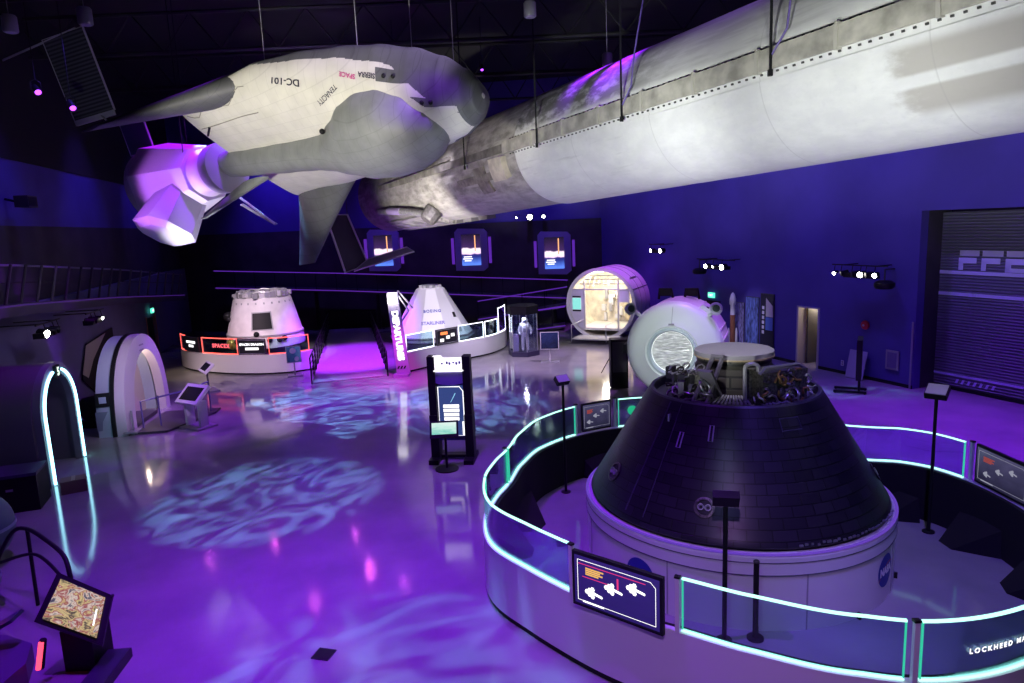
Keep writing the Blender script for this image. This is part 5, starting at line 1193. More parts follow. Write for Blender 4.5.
a = MB(); a.tube([(0, -.12, .88), (0, .12, 1.42), (0, .34, 1.56)], .012, 5); a.build('dome_seam', M_grey, hm)
a = MB(); a.box((0, -.16, .92), (.18, .05, .06)); a.box((0, -.16, -.92), (.18, .05, .06)); a.build('hatch_latch', M_grey, hm)
for sx, an in ((-1, 135), (1, 46)):
    c, s_ = math.cos(rad(an)), math.sin(rad(an)); q = V((c * 1.95, .15, s_ * 1.95)); w0 = V((c * 1.55, .40, s_ * 1.55))
    a = MB(); a.tube([w0, w0.lerp(q, .75) + V((0, .1, 0))], .07, 8); ar = a.build('horn_arm', M_hm, hm)
    T = Matrix.Translation(q) @ Matrix.Rotation(rad(90), 4, 'X')
    a = MB(); a.lathe([(.09, -.30), (.18, -.05), (.21, .02), (.17, .03), (.11, -.08), (.10, -.08)], 28, 0, T); a.build('horn', M_hm, ar, 50)
    a = MB(); a.lathe([(0, -.07), (.14, -.07)], 28, 0, T); a.build('horn_throat', mat('dark green throat', (.03, .06, .05), .5), ar)
a = MB(); a.box((-1.62, .7, .0), (.12, .9, .3)); a.build('side_rail', M_black, hm)
for x in (-.55, .35):
    a = MB(); a.tube([(x - .25, 2.1, 1.5), (x - .2, 2.0, 1.85), (x + .2, 2.0, 1.85), (x + .25, 2.1, 1.5)], .05, 6); a.box((x, 2.1, 1.72), (.4, .25, .22)); a.build('top_clamp', M_black, hm)
a = MB(); T = Matrix.Rotation(rad(38), 4, 'Y'); a.box((0, .75, 1.66), (.42, .5, .14), 0, T); ft = a.build('top_fitting', M_hm, hm); a = MB(); a.lathe([(0, 0), (.07, 0), (.07, .02), (0, .02)], 12, 0, T @ Matrix.Translation((0, .6, 1.73))); a.build('fitting_hole', M_black, ft)
for k, an in enumerate((12, 24, 60)):
    a = MB(); a.tube([(1.59 * math.cos(rad(an)), .6, 1.59 * math.sin(rad(an))), (1.59 * math.cos(rad(an)), 2.3, 1.59 * math.sin(rad(an)))], .03, 6); a.build('barrel_rail', M_offwhite, hm)
for y in (.7, 2.0): a = MB(); a.box((0, y, -1.67), (2.0, .25, .22)); a.build('cradle', M_black, hm)
tv_b = thing('equipment_case', 'tall black equipment case left of the white module with round hatch', 'case', (3.86, 24.9, 0))
a = MB(); a.box((0, 0, .95), (.62, .5, 1.8)); a.build('case_body', M_black, tv_b); a = MB(); a.box((0, -.26, 1.2), (.5, .02, 1.1)); a.build('case_door', M_dark, tv_b)
for x in (-.24, .24): a = MB(); a.cyl((x - .02, 0, .025), (x + .02, 0, .025), .025, seg=10); a.build('castor', M_dark, tv_b)
tp_ = thing('tripod', 'thin dark tripod on the open floor in front of the white tube module', 'tripod', (3.95, 27.2, 0))
for k in range(3): an = rad(120 * k + 20); a = MB(); a.tube([(0, 0, .85), (.5 * math.cos(an), .5 * math.sin(an), 0.02)], .018, 6); a.build('leg', M_black, tp_)
a = MB(); a.tube([(0, 0, .6), (0, 0, 1.05), (.18, .1, 1.25)], .02, 6); a.build('column', M_black, tp_); a = MB(); a.box((0, 0, .86), (.1, .1, .12)); a.build('clamp', M_dark, tp_)

# ---- posters and rocket model on the right wall
def wall_poster(s, w, z0, z1, lab, m, cat='poster', name='wall_poster'):
    t = thing(name, lab, cat, M=sm(RW(s, -.02, (z0 + z1) / 2), -wn)); a = MB(); a.box((0, 0, .02), (w, z1 - z0, .04)); a.build('board', M_dark, t)
    a = MB(); a.box((0, 0, .043), (w * .97, (z1 - z0) * .98, .006)); a.build('print', m, t); return t
m_p1 = mat('lilac tower print', (.22, .20, .42), .5, noise=.7, scale=5, stretch=(3, 1, 1)); m_p2 = mat('blue circuit print', (.10, .15, .42), .5, noise=.8, scale=6, stretch=(2, .6, 1)); m_p3 = mat('dark blue print', (.012, .012, .03), .5)
wall_poster(8.72, .9, .35, 2.25, 'lilac wall print of a launch tower behind the rocket model', m_p1)
wall_poster(7.75, .8, .35, 2.55, 'blue wall print beside the rocket model', m_p2)
w3 = wall_poster(6.85, .8, .30, 2.75, 'dark wall print with white vertical lettering and a bright triangle', m_p3)
a = MB(); a.prism([(-.06, .25), (.36, .25), (.34, .72), (-.06, 1.05)], .046, .05); a.build('printed_triangle', mat('printed sail white', (.62, .60, .55), .5), w3)
a = MB(); a.box((.14, -.05, .048), (.42, .55, .006)); a.build('printed_sky', mat('printed blue', (.10, .2, .55), .5), w3)
for k in range(6): a = MB(); a.box((-.22, .62 - k * .21, .048), (.13, .14, .006)); a.build('printed_letter', mat('printed white', (.7, .7, .75), .5) if k == 0 else bpy.data.materials['printed white'], w3)
rk = thing('rocket_model', 'white and brown rocket model in front of the lilac wall print', 'rocket model', RW(8.55, -.45, 0))
a = MB(); a.lathe([(.11, .10), (.11, 1.72)], 20); a.build('core_stage', mat('rust foam', (.32, .12, .06), .6), rk, 40)
a = MB(); a.lathe([(.11, 1.72), (.10, 1.74), (.10, 2.15), (.14, 2.2), (.14, 2.42), (.09, 2.62), (0, 2.74)], 20); a.build('upper_stage', M_white, rk, 40)
for x in (-.17, .17): a = MB(); a.lathe([(.06, .08), (.06, .95), (.03, 1.08), (0, 1.15)], 14, 0, Matrix.Translation((x, 0, 0))); a.build('side_booster', M_white, rk, 40)
a = MB(); a.lathe([(0, 0), (.4, 0), (.4, .08), (0, .08)], 24); a.build('plinth', M_black, rk)
# ---- rolling screen stand seen edge on
ts = thing('screen_stand', 'black rolling screen stand seen edge on near the right wall', 'screen stand', (11.65, 22.85, 0), rad(62))
a = MB(); a.box((0, 0, 1.18), (.95, .16, 1.36)); a.build('screen_panel', M_black, ts); a = MB(); a.box((0, .085, 1.18), (.88, .01, 1.2)); a.build('display', mat('dark glass', (.01, .01, .015), .1), ts)
for x in (-.28, .28):
    a = MB(); a.cyl((x, -.02, .08), (x, -.02, .9), .04, seg=8); a.build('column', M_black, ts); a = MB(); a.box((x, .25, .07), (.09, 1.0, .07)); a.build('foot', M_black, ts)
    for y in (-.2, .7): a = MB(); a.cyl((x - .02, y, .03), (x + .02, y, .03), .03, seg=10); a.build('castor', M_dark, ts)
lp2 = thing('leaning_board', 'pale violet board leaning on the right wall behind the screen stand', 'board', M=sm(RW(2.1, -.22, .52), -wn, rad(12)))
a = MB(); a.box((0, 0, 0), (.75, 1.02, .03)); a.build('board_sheet', mat('pale violet board', (.36, .33, .5), .5), lp2); a = MB(); a.tube([(-.375, -.51, 0), (.375, -.51, 0), (.375, .51, 0), (-.375, .51, 0)], .012, 4, True); a.build('board_edge', M_grey, lp2)

# ================================================================== LEFT SIDE
# ---- neon arch
na0, na1 = V((-11.83, 16.94, 0)), V((-12.50, 19.30, 0)); nd = (na1 - na0); nw = nd.length; nd.normalize(); nn_ = V((nd.y, -nd.x, 0))
MN = Matrix((nd, V((0, 0, 1)), nn_)).transposed().to_4x4(); MN.translation = (na0 + na1) / 2     # x along the opening, y up, z towards the room
arch = thing('neon_arch', 'dark arched tunnel doorway outlined by a cyan light tube on the left', 'archway', M=MN)
def arch_pts(w, h, r, n=14):
    P = [(-w, 0)]; cy = h - r
    for k in range(n + 1): t = PI / 2 * k / n; P.append((-w * math.cos(t) if k < n else -.001, cy + r * math.sin(t)))
    return P
def arch_full(w, h, r): L = arch_pts(w, h, r); return L + [(-x, y) for x, y in reversed(L)]
hw = nw / 2
def arch_band(mb, o, i, z0, z1):
    n = len(o); R = [[V((*o[k], z0)), V((*o[k], z1)), V((*i[k], z1)), V((*i[k], z0))] for k in range(n)]; mb.rings(R); return mb
oA, iA = arch_full(hw + .20, 3.0, 1.25), arch_full(hw - .12, 2.68, 1.02)
a = MB(); arch_band(a, oA, iA, -.15, .02); a.build('front_frame', mat('slate arch', (.14, .13, .19), .5), arch, 30)
oB, iB = arch_full(hw + .35, 2.98, 1.4), arch_full(hw + .02, 2.72, 1.1)
a = MB(); arch_band(a, oB, iB, -1.75, -.15); a.build('tunnel_shell', mat('dark plum shell', (.10, .08, .13), .6), arch, 30)
a = MB(); a.prism(iA, -.95, -.85); a.build('inner_door', mat('grey inner door', (.34, .31, .38), .6), arch)
tubeP = arch_full(hw, 2.80, 1.10); cut = len(tubeP) // 2
for nm, P in (('light_tube', tubeP[:cut - 2]), ('light_tube', tubeP[cut + 3:])):
    a = MB(); a.tube([(x, max(y, .03), .05) for x, y in P], .035, 8); a.build(nm, M_led_b, arch, 60)
    a = MB(); arch_band(a, [(x * 1.07, y * 1.02) for x, y in P], [(x * .98, y * .985) for x, y in P], -.02, .025); a.build('light_channel', mat('pale blue channel', (.35, .45, .6), .4), arch, 30)
a = MB(); a.box((0, 2.74, .05), (.30, .34, .08)); sg_ = a.build('sign_box', M_black, arch); text('5', .30, 'lettering', emit('pale green lettering', (.75, 1, .8), 1.6), sg_, Matrix.Translation((0, 2.74, .095)), bold=.01)
# ---- airlock arch module
ad0, ad1 = V((-12.27, 21.27, 0)), V((-12.75, 25.1, 0)); ad = ad1 - ad0; aw = ad.length / 2; ad.normalize(); an_ = V((ad.y, -ad.x, 0))
MA = Matrix((ad, V((0, 0, 1)), an_)).transposed().to_4x4(); MA.translation = (ad0 + ad1) / 2
al = thing('airlock_module', 'white half-round airlock module with arched opening and railed ramp on the left', 'space module', M=MA)
def ell(w, h, n=24, e=1.0): return [(-w * math.cos(PI * k / n), h * math.sin(PI * k / n) ** e) for k in range(n + 1)]
M_al = mat('white airlock face', (.66, .62, .68), .45)
o_, i_ = ell(aw, 2.98, 28, .8), [(x + .20, y) for x, y in ell(aw * .70, 2.42, 28, .8)]
a = MB(); arch_band(a, o_, i_, -.30, 0); a.build('front_face', M_al, al, 30)
a = MB(); arch_band(a, ell(aw * 1.03, 3.02, 28, .8), ell(aw * .98, 2.9, 28, .8), -.42, -.30); a.build('black_gasket', M_black, al, 30)
a = MB(); arch_band(a, ell(aw * 1.0, 2.95, 28, .8), ell(aw * .9, 2.75, 28, .8), -.85, -.42); a.build('rear_shell', mat('blue white shell', (.42, .50, .60), .5), al, 30)
a = MB(); a.prism([(x, max(0, y)) for x, y in ell(aw * .92, 2.8, 28, .8)], -.85, -.78); a.build('inner_wall', mat('beige inner wall', (.62, .54, .5), .6), al)
a = MB(); a.box((-.3, .10, -.4), (2.2, .12, .7)); a.build('floor_step', M_dark, al)
for k, (x, y) in enumerate(((-.02, 2.62), (-.05, 2.45))): a = MB(); a.box((x, y, .004), (.36, .05, .006)); a.build('face_marking', mat('face marking grey', (.35, .3, .4), .5) if k == 0 else bpy.data.materials['face marking grey'], al)
T = Matrix.Translation((-aw * .975, 1.2, -.62)) @ Matrix.Rotation(rad(-80), 4, 'Y')
a = MB(); a.box((0, 0, .0), (.42, .44, .06), 0, T); wn_ = a.build('porthole_plate', M_black, al); a = MB(); a.box((0, 0, .035), (.20, .20, .01), 0, T); a.build('porthole', mat('pale porthole', (.4, .5, .62), .3), wn_)
a = MB(); a.box((0, -.68, .0), (.5, .6, .05), 0, T); a.build('side_cabinet', mat('slate cabinet', (.2, .24, .32), .5), al)
a = MB(); a.ball((-.75, .85, -.55), (.20, .62, .13), 14, 12); a.ball((-.75, 1.50, -.55), (.14, .17, .12), 12, 10); a.build('hanging_suit', M_black, al, 60)
a = MB(); a.prism([(-1.9, .2), (.75, .2), (.75, 2.1), (.2, 2.1), (-1.9, 1.2)], .02, .08, 0, Matrix(((1, 0, 0, 0), (0, 0, 1, 0), (0, 1, 0, 0), (0, 0, 0, 1)))); a.build('ramp_deck', M_dark, al)
M_rv = mat('violet blue rail', (.12, .10, .32), .4, .3)
rp_ = [V((-1.55, 0, .35)), V((-1.3, 0, .8)), V((-.7, 0, 1.6)), V((.15, 0, 1.95))]
a = MB(); a.tube([V((-1.55, .12, .35)), V((-1.55, 1.0, .35))] + [p + V((0, 1.05 + .06 * k, 0)) for k, p in enumerate(rp_[1:])] + [V((.15, .12, 1.95))], .03, 6); a.build('handrail', M_rv, al, 60)
for p in rp_[1:3]: a = MB(); a.cyl(p + V((0, .1, 0)), p + V((0, 1.1, 0)), .025, seg=6); a.build('rail_post', M_rv, al)
a = MB(); a.box((-1.75, .42, .12), (.05, .7, .05)); a.box((-1.75, .10, .1), (.5, .06, .4)); a.build('stanchion', M_grey, al)
# ---- lecterns by the airlock
def lectern(p, lab, face, w=.95, d=.62, h=.92, solid=True, rz=0.0):
    t = thing('lectern', lab, 'lectern', (p[0], p[1], 0)); F = V((face[0], face[1], 0)).normalized(); an = math.atan2(F.y, F.x) + PI / 2
    R = Matrix.Rotation(an, 4, 'Z'); mw_ = mat('lilac white laminate', (.55, .52, .62), .4) if 'lilac white laminate' not in bpy.data.materials else bpy.data.materials['lilac white laminate']
    a = MB(); a.box((.05, .05, .03), (w * .9, d, .06), 0, R); a.build('base_plate', mat('grey plate', (.22, .2, .26), .5), t)
    a = MB()
    if solid:
        for x in (-w * .32, w * .32): a.box((x, .05, h * .45), (.10, .3, h * .9), 0, R)
    else: a.cyl((0, 0, .05), (0, 0, h), .04, seg=8)
    a.build('leg_panel', mw_ if solid else M_dark, t)
    M = sm((0, 0, h + .1), face, rad(48)); a = MB(); a.box((0, 0, 0), (w, d, .10), 0, M); a.build('sloped_top', mw_, t)
    a = MB(); a.box((0, 0, .053), (w * .78, d * .68, .012), 0, M); a.build('display', mat('dark lectern screen', (.008, .008, .014), .7, spec=.1), t)
    return t
lectern((-10.4, 21.95), 'white lectern with sloped dark screen beside the airlock ramp', (-.5, -.86), 1.05, .75, 1.0)
lectern((-12.3, 27.4), 'thin tilted lilac lectern farther back behind the other white lectern', (-.8, -.6), .95, .5, .85, False)
# ---- mural on the left wall, round drum
mu = thing('wall_mural', 'beige and black angled mural panel on the left wall above the airlock', 'mural', M=sm(LWp(16.6, -.03, 1.15), -ln))
a = MB(); a.prism([(-2.3, -.2), (-1.4, 1.05), (1.9, 1.25), (1.9, -1.1), (-.9, -1.1)], 0, .04); a.build('mural_board', M_matte, mu)
a = MB(); a.prism([(-2.25, .0), (-1.5, 1.0), (.9, 1.16), (-.9, .35), (-1.7, -.25)], .041, .05); a.build('mural_highlight', mat('beige print', (.42, .38, .33), .6), mu)
dm_ = thing('round_drum', 'round black drum standing on its edge left of the airlock', 'drum', (-14.15, 22.6, 0))
T = Matrix.Translation((0, 0, .62)) @ Matrix.Rotation(rad(90), 4, 'X') @ Matrix.Rotation(rad(-30), 4, 'Y'); a = MB(); a.lathe([(0, -.2), (.36, -.2), (.40, -.15), (.40, .15), (.36, .2), (0, .2)], 28, 0, T); a.build('drum_shell', M_matte, dm_, 40); a = MB(); a.box((0, 0, .12), (.6, .4, .24)); a.build('drum_stand', M_black, dm_)
# ---- cases by the arch
bc = thing('storage_case', 'black storage case with dark violet lid on the floor beside the neon arch', 'case', (-11.9, 15.6, 0), rad(20))
a = MB(); a.box((0, 0, .42), (1.3, .9, .84)); a.build('case_body', M_black, bc); a = MB(); a.box((0, 0, .87), (1.34, .94, .07)); a.build('lid', mat('dark violet lid', (.05, .04, .11), .5), bc); a = MB(); a.box((.1, -.46, .55), (.14, .02, .05)); a.build('latch', M_steel, bc)
b2 = thing('cardboard_box', 'small brown box between the black storage case and the neon arch', 'box', (-11.05, 16.55, 0), rad(30))
a = MB(); a.box((0, 0, .16), (.55, .42, .32)); a.build('box_body', mat('brown board', (.14, .09, .07), .8), b2); a = MB(); a.box((0, 0, .325), (.08, .43, .012)); a.build('tape', mat('tape', (.2, .15, .1), .4), b2)

# ---- near left corner: cutaway engine exhibit with touch screen
th_ = thing('touch_screen_stand', 'black touch screen stand with colourful engine picture in the near left corner', 'touch screen', (-6.40, 9.3, 0))
TS = [V((-6.75, 9.46, 1.37)), V((-5.99, 9.44, 0.98)), V((-5.95, 8.98, 0.47)), V((-6.86, 9.0, 0.87))]
a = MB(); quad_plate(a, TS, .08); a.build('screen_bezel', M_black, th_, None, True)
cc = sum(TS, V((0, 0, 0))) / 4; nrm = (TS[1] - TS[0]).cross(TS[3] - TS[0]).normalized()
if nrm.y > 0: nrm = -nrm
inner = [cc + (p - cc) * .80 + nrm * .03 for p in TS]
m_e = picture('engine picture', [(.25, (.75, .5, .25)), (.36, (.05, .04, .05)), (.44, (.8, .62, .3)), (.5, (.35, .06, .08)), (.56, (.85, .7, .6)), (.63, (.05, .05, .12)), (.75, (.6, .45, .35))], .8, 2.6, seed=7, distort=2.2, detail=6, noise_mix=.9)
a = MB(); quad_plate(a, inner, .01); di = a.build('display', m_e, th_, None, True)
a = MB(); e = inner[1].lerp(inner[2], .35) - (inner[1] - inner[0]).normalized() * .08; f_ = inner[1].lerp(inner[2], .75) - (inner[1] - inner[0]).normalized() * .08; a.tube([e + nrm * .012, f_ + nrm * .012], .012, 6); a.build('lit_slider', M_letter_w, di, None, True)
a = MB(); a.prism([(-.22, -.18), (.22, -.18), (.26, .22), (-.26, .22)], 0, .62); a.build('pedestal', M_black, th_)
a = MB(); a.ball(TS[1], .025, 8, 6); a.build('corner_knob', M_dark, th_, 60, True)
nb = thing('floor_slab', 'low dark violet slab on the floor beside the touch screen stand', 'cabinet', (-5.95, 8.95, 0), rad(5))  # dark slab added where the floor looks darker beside the stand
a = MB(); a.box((0, 0, .07), (.34, .95, .14)); a.build('slab_body', mat('dark violet slab', (.02, .015, .03), .5), nb); a = MB(); a.box((0, 0, .145), (.31, .92, .012)); a.build('slab_top', mat('violet top', (.035, .025, .06), .4), nb)
hr = thing('guard_rail', 'black tube guard rail at the left edge behind the touch screen', 'railing', (-8.2, 11, 0))
P1 = crom([(-9.4, 11.6, .35), (-9.17, 11.5, .72), (-8.64, 11.2, 1.27), (-8.24, 11.0, 1.40), (-7.67, 10.6, 1.37), (-7.14, 10.2, 1.27), (-6.95, 10.0, 1.02)], 5)
a = MB(); a.tube(P1 + [(-6.93, 9.98, .02)], .035, 8); a.build('top_rail', M_black, hr, 60, True)
a = MB(); a.tube(crom([(-9.3, 11.6, .52), (-8.28, 11.0, .95), (-7.75, 10.65, .98), (-7.0, 10.05, .80)], 5), .028, 8); a.build('lower_rail', M_black, hr, 60, True)
a = MB(); a.cyl((-8.27, 11.0, 0.02), (-8.24, 11.0, 1.40), .03, seg=8); a.build('rail_post', M_black, hr, 60, True)
a = MB(); a.cyl((-9.4, 11.6, 0.02), (-9.4, 11.6, .37), .03, seg=8); a.build('rail_post', M_black, hr, 60, True)
M_teal = mat('teal painted tank', (.05, .12, .12), .45)
for k, (p, r, lab) in enumerate((((-10.55, 12.6, .75), .74, 'teal round tank at the left edge behind the guard rail'), ((-9.3, 10.75, .60), .55, 'teal round tank at the left edge in front of the guard rail'))):
    t = thing('round_tank', lab, 'tank', (p[0], p[1], 0)); a = MB(); a.ball((0, 0, p[2]), r, 32, 20); a.build('tank_sphere', M_teal, t, 60); a = MB(); a.lathe([(r * .45, 0), (r * .5, 0), (r * .4, .2), (r * .35, .2)], 20); a.build('tank_foot', M_dark, t)
    a = MB(); a.lathe([(r * 1.0, p[2] - .03), (r * 1.02, p[2] - .03), (r * 1.02, p[2] + .03), (r * 1.0, p[2] + .03)], 32); a.build('weld_band', mat('weld band', (.2, .3, .3), .4) if k == 0 else bpy.data.materials['weld band'], t)
ep = thing('engine_plinth', 'dark curved plinth with red light strips in the near left corner', 'plinth', (-7.6, 9.6, 0))
a = MB(); a.prism([(-.9, -1.6), (.55, -1.6), (.60, -.7), (.35, -.2), (-.2, .05), (-.9, .1)], 0, .30); a.build('plinth_body', mat('plum plinth', (.10, .05, .16), .5), ep)
a = MB(); R_ = []
for k in range(12): t = k / 11; x = -.9 + 1.1 * t; y = -1.0 + .9 * math.sin(t * 1.5); z = .34 + .42 * t ** 1.3; R_.append([V((x, y - .25, z)), V((x, y, z + .03)), V((x, y + .06, z - .03)), V((x, y - .2, z - .06))])
a.rings(R_); a.build('teal_duct', M_teal, ep, 50)
for p, q in (((.88, -.72, .62), (.78, -.72, .22)), ((.2, -1.35, .5), (.26, -1.5, .05)), ((-.55, .25, .85), (-.75, .05, .35))):
    a = MB(); a.tube([p, q], .035, 8); l_ = a.build('red_light_strip', emit('red strip light', (1, .06, .12), 2.2) if 'red strip light' not in bpy.data.materials else bpy.data.materials['red strip light'], ep)
    a = MB(); a.tube([V(p) + V((.0, .05, .02)), V(q) + V((0, .05, -.02))], .045, 6); a.build('strip_holder', M_black, ep)
fbx = thing('floor_box', 'small black floor socket box lid on the open floor', 'floor box', (-2.94, 9.27, 0), rad(-15))
a = MB(); a.box((0, 0, .006), (.27, .25, .012)); a.build('lid', M_black, fbx); a = MB(); a.tube([(-.135, -.125, .012), (.135, -.125, .012), (.135, .125, .012), (-.135, .125, .012)], .008, 4, True); a.build('lid_frame', M_dark, fbx)

# ================================================================== LIGHT
def spot(loc, aim, color, power, angle, blend=.4, radius=.12, gobo=None, name='spot'):
    l = bpy.data.lights.new(name, 'SPOT'); l.energy = power; l.color = color; l.spot_size = rad(angle); l.spot_blend = blend; l.shadow_soft_size = radius
    o = bpy.data.objects.new(name, l); COL.objects.link(o); o.location = loc
    o.rotation_euler = (V(aim) - V(loc)).to_track_quat('-Z', 'Y').to_euler()
    if gobo:
        l.use_nodes = True; nt = l.node_tree; em = [n for n in nt.nodes if n.type == 'EMISSION'][0]
        tc = N(nt, 'ShaderNodeTexCoord'); mp = N(nt, 'ShaderNodeMapping'); sc, seed, stretch = gobo
        mp.inputs['Scale'].default_value = (sc, sc * stretch, sc); mp.inputs['Location'].default_value = (seed, seed, 0); mp.inputs['Rotation'].default_value = (0, 0, seed)
        nz = N(nt, 'ShaderNodeTexNoise'); nz.inputs['Scale'].default_value = 1.0; nz.inputs['Detail'].default_value = 1.5; nz.inputs['Distortion'].default_value = 2.6
        nt.links.new(tc.outputs['Normal'], mp.inputs[0]); nt.links.new(mp.outputs[0], nz.inputs['Vector'])
        rp = N(nt, 'ShaderNodeValToRGB'); e = rp.color_ramp.elements; e[0].position = .42; e[0].color = (.02, .02, .02, 1); e[1].position = .68; e[1].color = (1, 1, 1, 1)
        nt.links.new(nz.outputs['Fac'], rp.inputs[0]); nt.links.new(rp.outputs[0], em.inputs['Strength'])
    return o
def area(loc, aim, color, power, sx, sy, name='area', spread=180):
    l = bpy.data.lights.new(name, 'AREA'); l.shape = 'RECTANGLE'; l.size = sx; l.size_y = sy; l.energy = power; l.color = color; l.spread = rad(spread)
    o = bpy.data.objects.new(name, l); COL.objects.link(o); o.location = loc
    o.rotation_euler = (V(aim) - V(loc)).to_track_quat('-Z', 'Y').to_euler(); return o
PUR = (.25, .012, 1.0); BLU = (.12, .05, 1.0); WARM = (1, .95, .82); COOL = (.95, 1, .94); LIL = (.66, .50, 1)
G = 1.0
# violet wash over the floor, from the truss
for x, y, p in ((-6, 8, .62), (-1, 8.5, .85), (-7, 13, .42), (-2, 14, .7), (-8, 20, .55), (-3, 20, .6), (3, 20, .6), (-9, 25, .5), (-4, 25, .6), (9, 19, .9), (10, 12, .7), (13, 17, .8)):
    spot((x, y, 13.2), (x, y, 0), PUR, 7600 * p * G, 60, .95, .05, name='violet wash')
# small violet lamps far back whose glints show in the polished floor
for fx, fy, p in ((-2.75, 11.78, 1.0), (-6.18, 11.13, .6), (-3.47, 10.75, .5), (-4.91, 13.07, .35), (-5.93, 12.45, .3), (-5.92, 10.06, .35), (-3.91, 14.33, .3), (-3.34, 13.33, .3), (-2.06, 11.26, .3)):
    k_ = 1 + 13.4 / 6.07; spot((fx * k_, fy * k_, 13.4), (fx, fy, 0), (1, .12, .8), 75 * p * G, 10, .5, .02, name='violet glint')
# blue-violet wash on the right and left walls
for s, p in ((-4, .9), (2, 1.1), (7, 1.0), (12, .9), (17, .9)):
    q = RW(s, -4.5, 12.8); spot(q, RW(s, 0, 4.5), (.19, .10, 1), 1150 * p * G, 70, .9, .2, name='wall wash')
for s, p in ((10, .7), (18, .7), (26, .7)):
    q = LWp(s, -3.0, 12.5); spot(q, LWp(s, 0, 7.5), BLU, 900 * p * G, 60, .9, .2, name='wall wash')
for s in (4, 12, 20):
    q = MBk @ V((s, -3, 13)); spot(q, MBk @ V((s, 0, 8.0)), BLU, 1500 * G, 70, .9, .2, name='wall wash')
# white light on the booster and the spaceplane, from lamps low on the balcony side
spot((-4.0, 5.0, 2.6), (3.6, 21.0, 8.4), COOL, 8200 * G, 34, .8, .3, name='booster key')
spot((-2.0, 4.0, 2.6), (6.5, 15.6, 8.6), COOL, 4600 * G, 40, .8, .3, name='booster key')
spot((2.5, 1.5, 3.0), (9.3, 11.5, 8.6), COOL, 3400 * G, 56, .6, .3, name='booster key')
spot((-7.0, 24.0, 2.0), (-2.6, 33, 8.0), WARM, 6500 * G, 46, .7, .25, name='booster far key')
spot((-8.6, 7.0, 3.6), (-4.8, 18.6, 9.0), WARM, 8000 * G, 38, .6, .25, name='spaceplane key')
spot((2.0, 13, 13.8), (-2.7, 16.4, 9.9), LIL, 3200 * G, 30, .7, .3, name='spaceplane rim')
spot((-9.5, 13, 5.0), (-13.4, 23.4, 11.4), COOL, 500 * G, 16, .7, .1, name='panel fill')  # added light that brightens the solar panel and its rim
spot((6, 14.5, 13.9), (5.2, 18, 10.4), (.42, .22, 1), 320 * G, 100, 1, .5, name='booster violet rim')
# violet light on the cargo module
spot((-12.5, 17, 5.5), (-9.4, 22.2, 8.2), (.50, .14, 1), 1700 * G, 30, .6, .15, name='module violet')
spot((-9.6, 19.0, 2.5), (-9.2, 22.4, 7.4), (.88, .80, 1), 1500 * G, 34, .6, .12, name='module pale')
spot((-7.0, 24.0, 13.0), (-9.6, 22.6, 8.4), (.38, .01, 1), 4200 * G, 50, .6, .12, name='module violet top')
spot((-10.2, 25.0, 7.2), (-8.6, 21.7, 8.3), (1, .08, .7), 420 * G, 60, .6, .12, name='module pink')
# patterned projector lights on the floor
CY = (.22, .52, 1.0)
for loc, aim, p, an, gb in (((-9, 22, 13), (-6.6, 23.0, 0), 19000, 36, (19, 1.3, .45)), ((-7, 14, 13), (-6.0, 15.6, 0), 8500, 25, (15, 4.1, .5)), ((-4, 7, 13), (-1.9, 8.3, 0), 5200, 24, (11, 2.2, .6)), ((-1, 21, 13), (-1.6, 22.6, 0), 9000, 26, (18, 5.5, .45)), ((9, 20, 13), (11.0, 21.2, 0), 9000, 24, (16, 7.2, .5)), ((-8, 27, 13), (-6.6, 26.8, 0), 7000, 22, (13, 8.7, .5))):
    spot(loc, aim, CY, p * 1.0 * G, an, .35, .03, gb, 'pattern projector')
# pools of light on the exhibits
spot((-9, 24, 12.5), (-11.5, 33, 2.0), (1, .80, .94), 7500 * G, 22, .6, .2, name='capsule light')
spot((-2.5, 24, 12.5), (-3.4, 33, 1.8), (.92, .84, 1), 6800 * G, 20, .6, .2, name='capsule light')
spot((-3.0, 26, 6.4), (0, 31, 0), (.78, .56, 1), 1500 * G, 50, .8, .2, name='floor white')
spot((5.5, 27, 11.5), (3.0, 30.0, 0), (.78, .56, 1), 6500 * G, 40, .8, .2, name='floor white')
spot((1.6, 8.5, 7.5), (5.4, 22.3, 1.9), (.90, 1, .97), 6200 * G, 14, .5, .2, name='module light')
spot((8.0, 25, 12), (6.0, 24, 3.3), (.55, .20, 1), 3400 * G, 30, .6, .2, name='module violet')
spot((5.5, 31, 12), (5.6, 36.5, 3.6), (.58, .12, 1), 5200 * G, 26, .6, .2, name='tube violet')
spot((-6.2, 15.0, 5.4), (-12.3, 23.2, 1.4), (.74, .50, 1), 2000 * G, 24, .6, .2, name='airlock light')
spot((-6.0, 27, 13.2), (-7.7, 33.2, 0), (.36, .02, 1), 36000 * G, 31, .6, .2, name='gangway violet')
spot((-4.4, 27.2, 3.5), (-5.0, 27.7, 0), (1, .03, .8), 700 * G, 80, .8, .1, name='sign pink')
spot((-14.5, 27, 12.5), (-14.5, 31.5, 0), (1, .75, .45), 1800 * G, 20, .7, .2, name='barrier warm')
spot((-13.0, 21, 6.2), (-12.2, 30.6, .6), (1, .74, .88), 2600 * G, 34, .7, .2, name='barrier front fill')  # added light that brightens the front of the red barrier
spot((-1.5, 21, 6.2), (-2.0, 31.6, .6), (.88, .8, 1), 2600 * G, 28, .7, .2, name='barrier front fill')  # added likewise for the white lit barrier
spot((3.6, 25, 5.8), (4.4, 35.4, 1.9), (.85, .78, 1), 1900 * G, 22, .6, .2, name='tube front fill')  # added light that lifts the front panels of the tube
spot((3.2, 13.5, 6.5), (5.2, 22.2, 1.78), (.95, 1, .97), 900 * G, 9, .4, .1, name='hatch front fill')  # added front beam, stands in for light inside the hatch
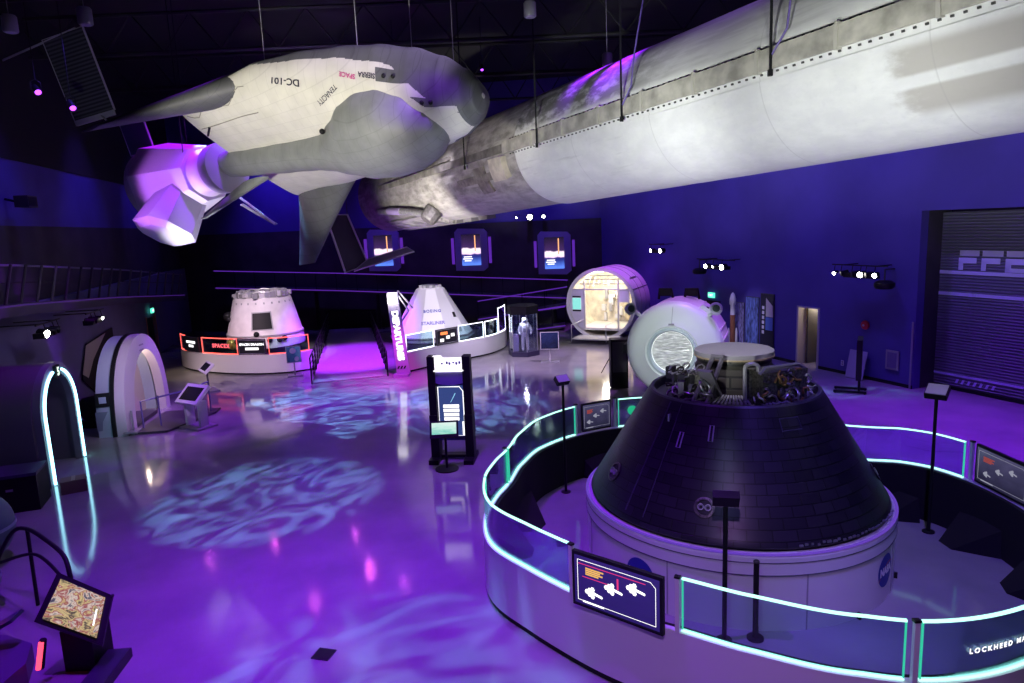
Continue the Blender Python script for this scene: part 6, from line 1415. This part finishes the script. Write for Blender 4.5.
# dim blue light inside the ring and on the white stand
spot((4.2, 5.0, 12.4), (6.4, 10.6, .5), (.20, .10, 1), 4200 * G, 32, .7, .1, name='ring blue')
spot((1.0, 5.5, 7.0), (3.8, 10.0, .6), (.40, .48, .95), 260 * G, 32, .7, .2, name='stand light')
spot((2.5, 9.5, 13.0), (3.9, 12, 3.3), (.80, .72, 1), 3000 * G, 13, .5, .1, name='forward bay light')
spot((0.2, .8, 9.0), (2.5, 7.3, .5), (.62, .34, 1), 1500 * G, 38, .5, .1, name='barrier lilac fill')  # added wash that lifts the near wall of the ring barrier
spot((4, 24, 12), RW(7.9, 0, 1.2), (.85, .8, 1), 4200 * G, 11, 1, .1, name='poster fill')  # added light that brightens the wall prints and rocket model
spot((5.0, 6.0, 8.0), (7.75, 12.36, 2.8), (.66, .45, 1), 420 * G, 7, .3, .05, name='viewer fill')  # added narrow beam to brighten the right viewer top
spot((0, 9.0, 8.0), (1.09, 15.1, 2.66), (.55, .35, 1), 300 * G, 7, .3, .05, name='viewer fill')  # added narrow beam to brighten the left viewer top
# lit cabin of the open tube and the passage behind the service door
p_ = bpy.data.lights.new('cabin lamp', 'POINT'); p_.energy = 170 * G; p_.color = (1, .93, .80); p_.shadow_soft_size = .25; o_ = bpy.data.objects.new('cabin lamp', p_); COL.objects.link(o_); o_.location = (5.0, 36.2, 2.9)
p_ = bpy.data.lights.new('passage lamp', 'POINT'); p_.energy = 28 * G; p_.color = (1, .82, .55); p_.shadow_soft_size = .15; o_ = bpy.data.objects.new('passage lamp', p_); COL.objects.link(o_); o_.location = RW(4.7, 1.0, 2.2)
p_ = bpy.data.lights.new('airlock fill', 'POINT'); p_.energy = 22 * G; p_.color = (1, .75, .6); p_.shadow_soft_size = .03; o_ = bpy.data.objects.new('airlock fill', p_); COL.objects.link(o_); o_.location = MA @ V((.3, 2.1, -.42))  # added unseen light that brightens the airlock interior
p_ = bpy.data.lights.new('case lamp', 'POINT'); p_.energy = 40 * G; p_.color = (.9, .92, 1); p_.shadow_soft_size = .08; o_ = bpy.data.objects.new('case lamp', p_); COL.objects.link(o_); o_.location = (.6, 31.95, 1.9)
spot((-10.6, 13.6, 4.2), (-12.2, 18, .6), (.30, .30, .7), 70 * G, 50, .7, .1, name='arch fill')

w = bpy.data.worlds.new('world'); SC.world = w; w.use_nodes = True
w.node_tree.nodes['Background'].inputs[0].default_value = (.03, .02, .08, 1); w.node_tree.nodes['Background'].inputs[1].default_value = .12
vs = SC.view_settings; vs.view_transform = 'Standard'; vs.look = 'None'; vs.exposure = 0.0; vs.gamma = 1.0; vs.use_curve_mapping = False
SC.cycles.use_denoising = True
SC.cycles.sample_clamp_indirect = 4.0
SC.cycles.max_bounces = 6; SC.cycles.transparent_max_bounces = 16
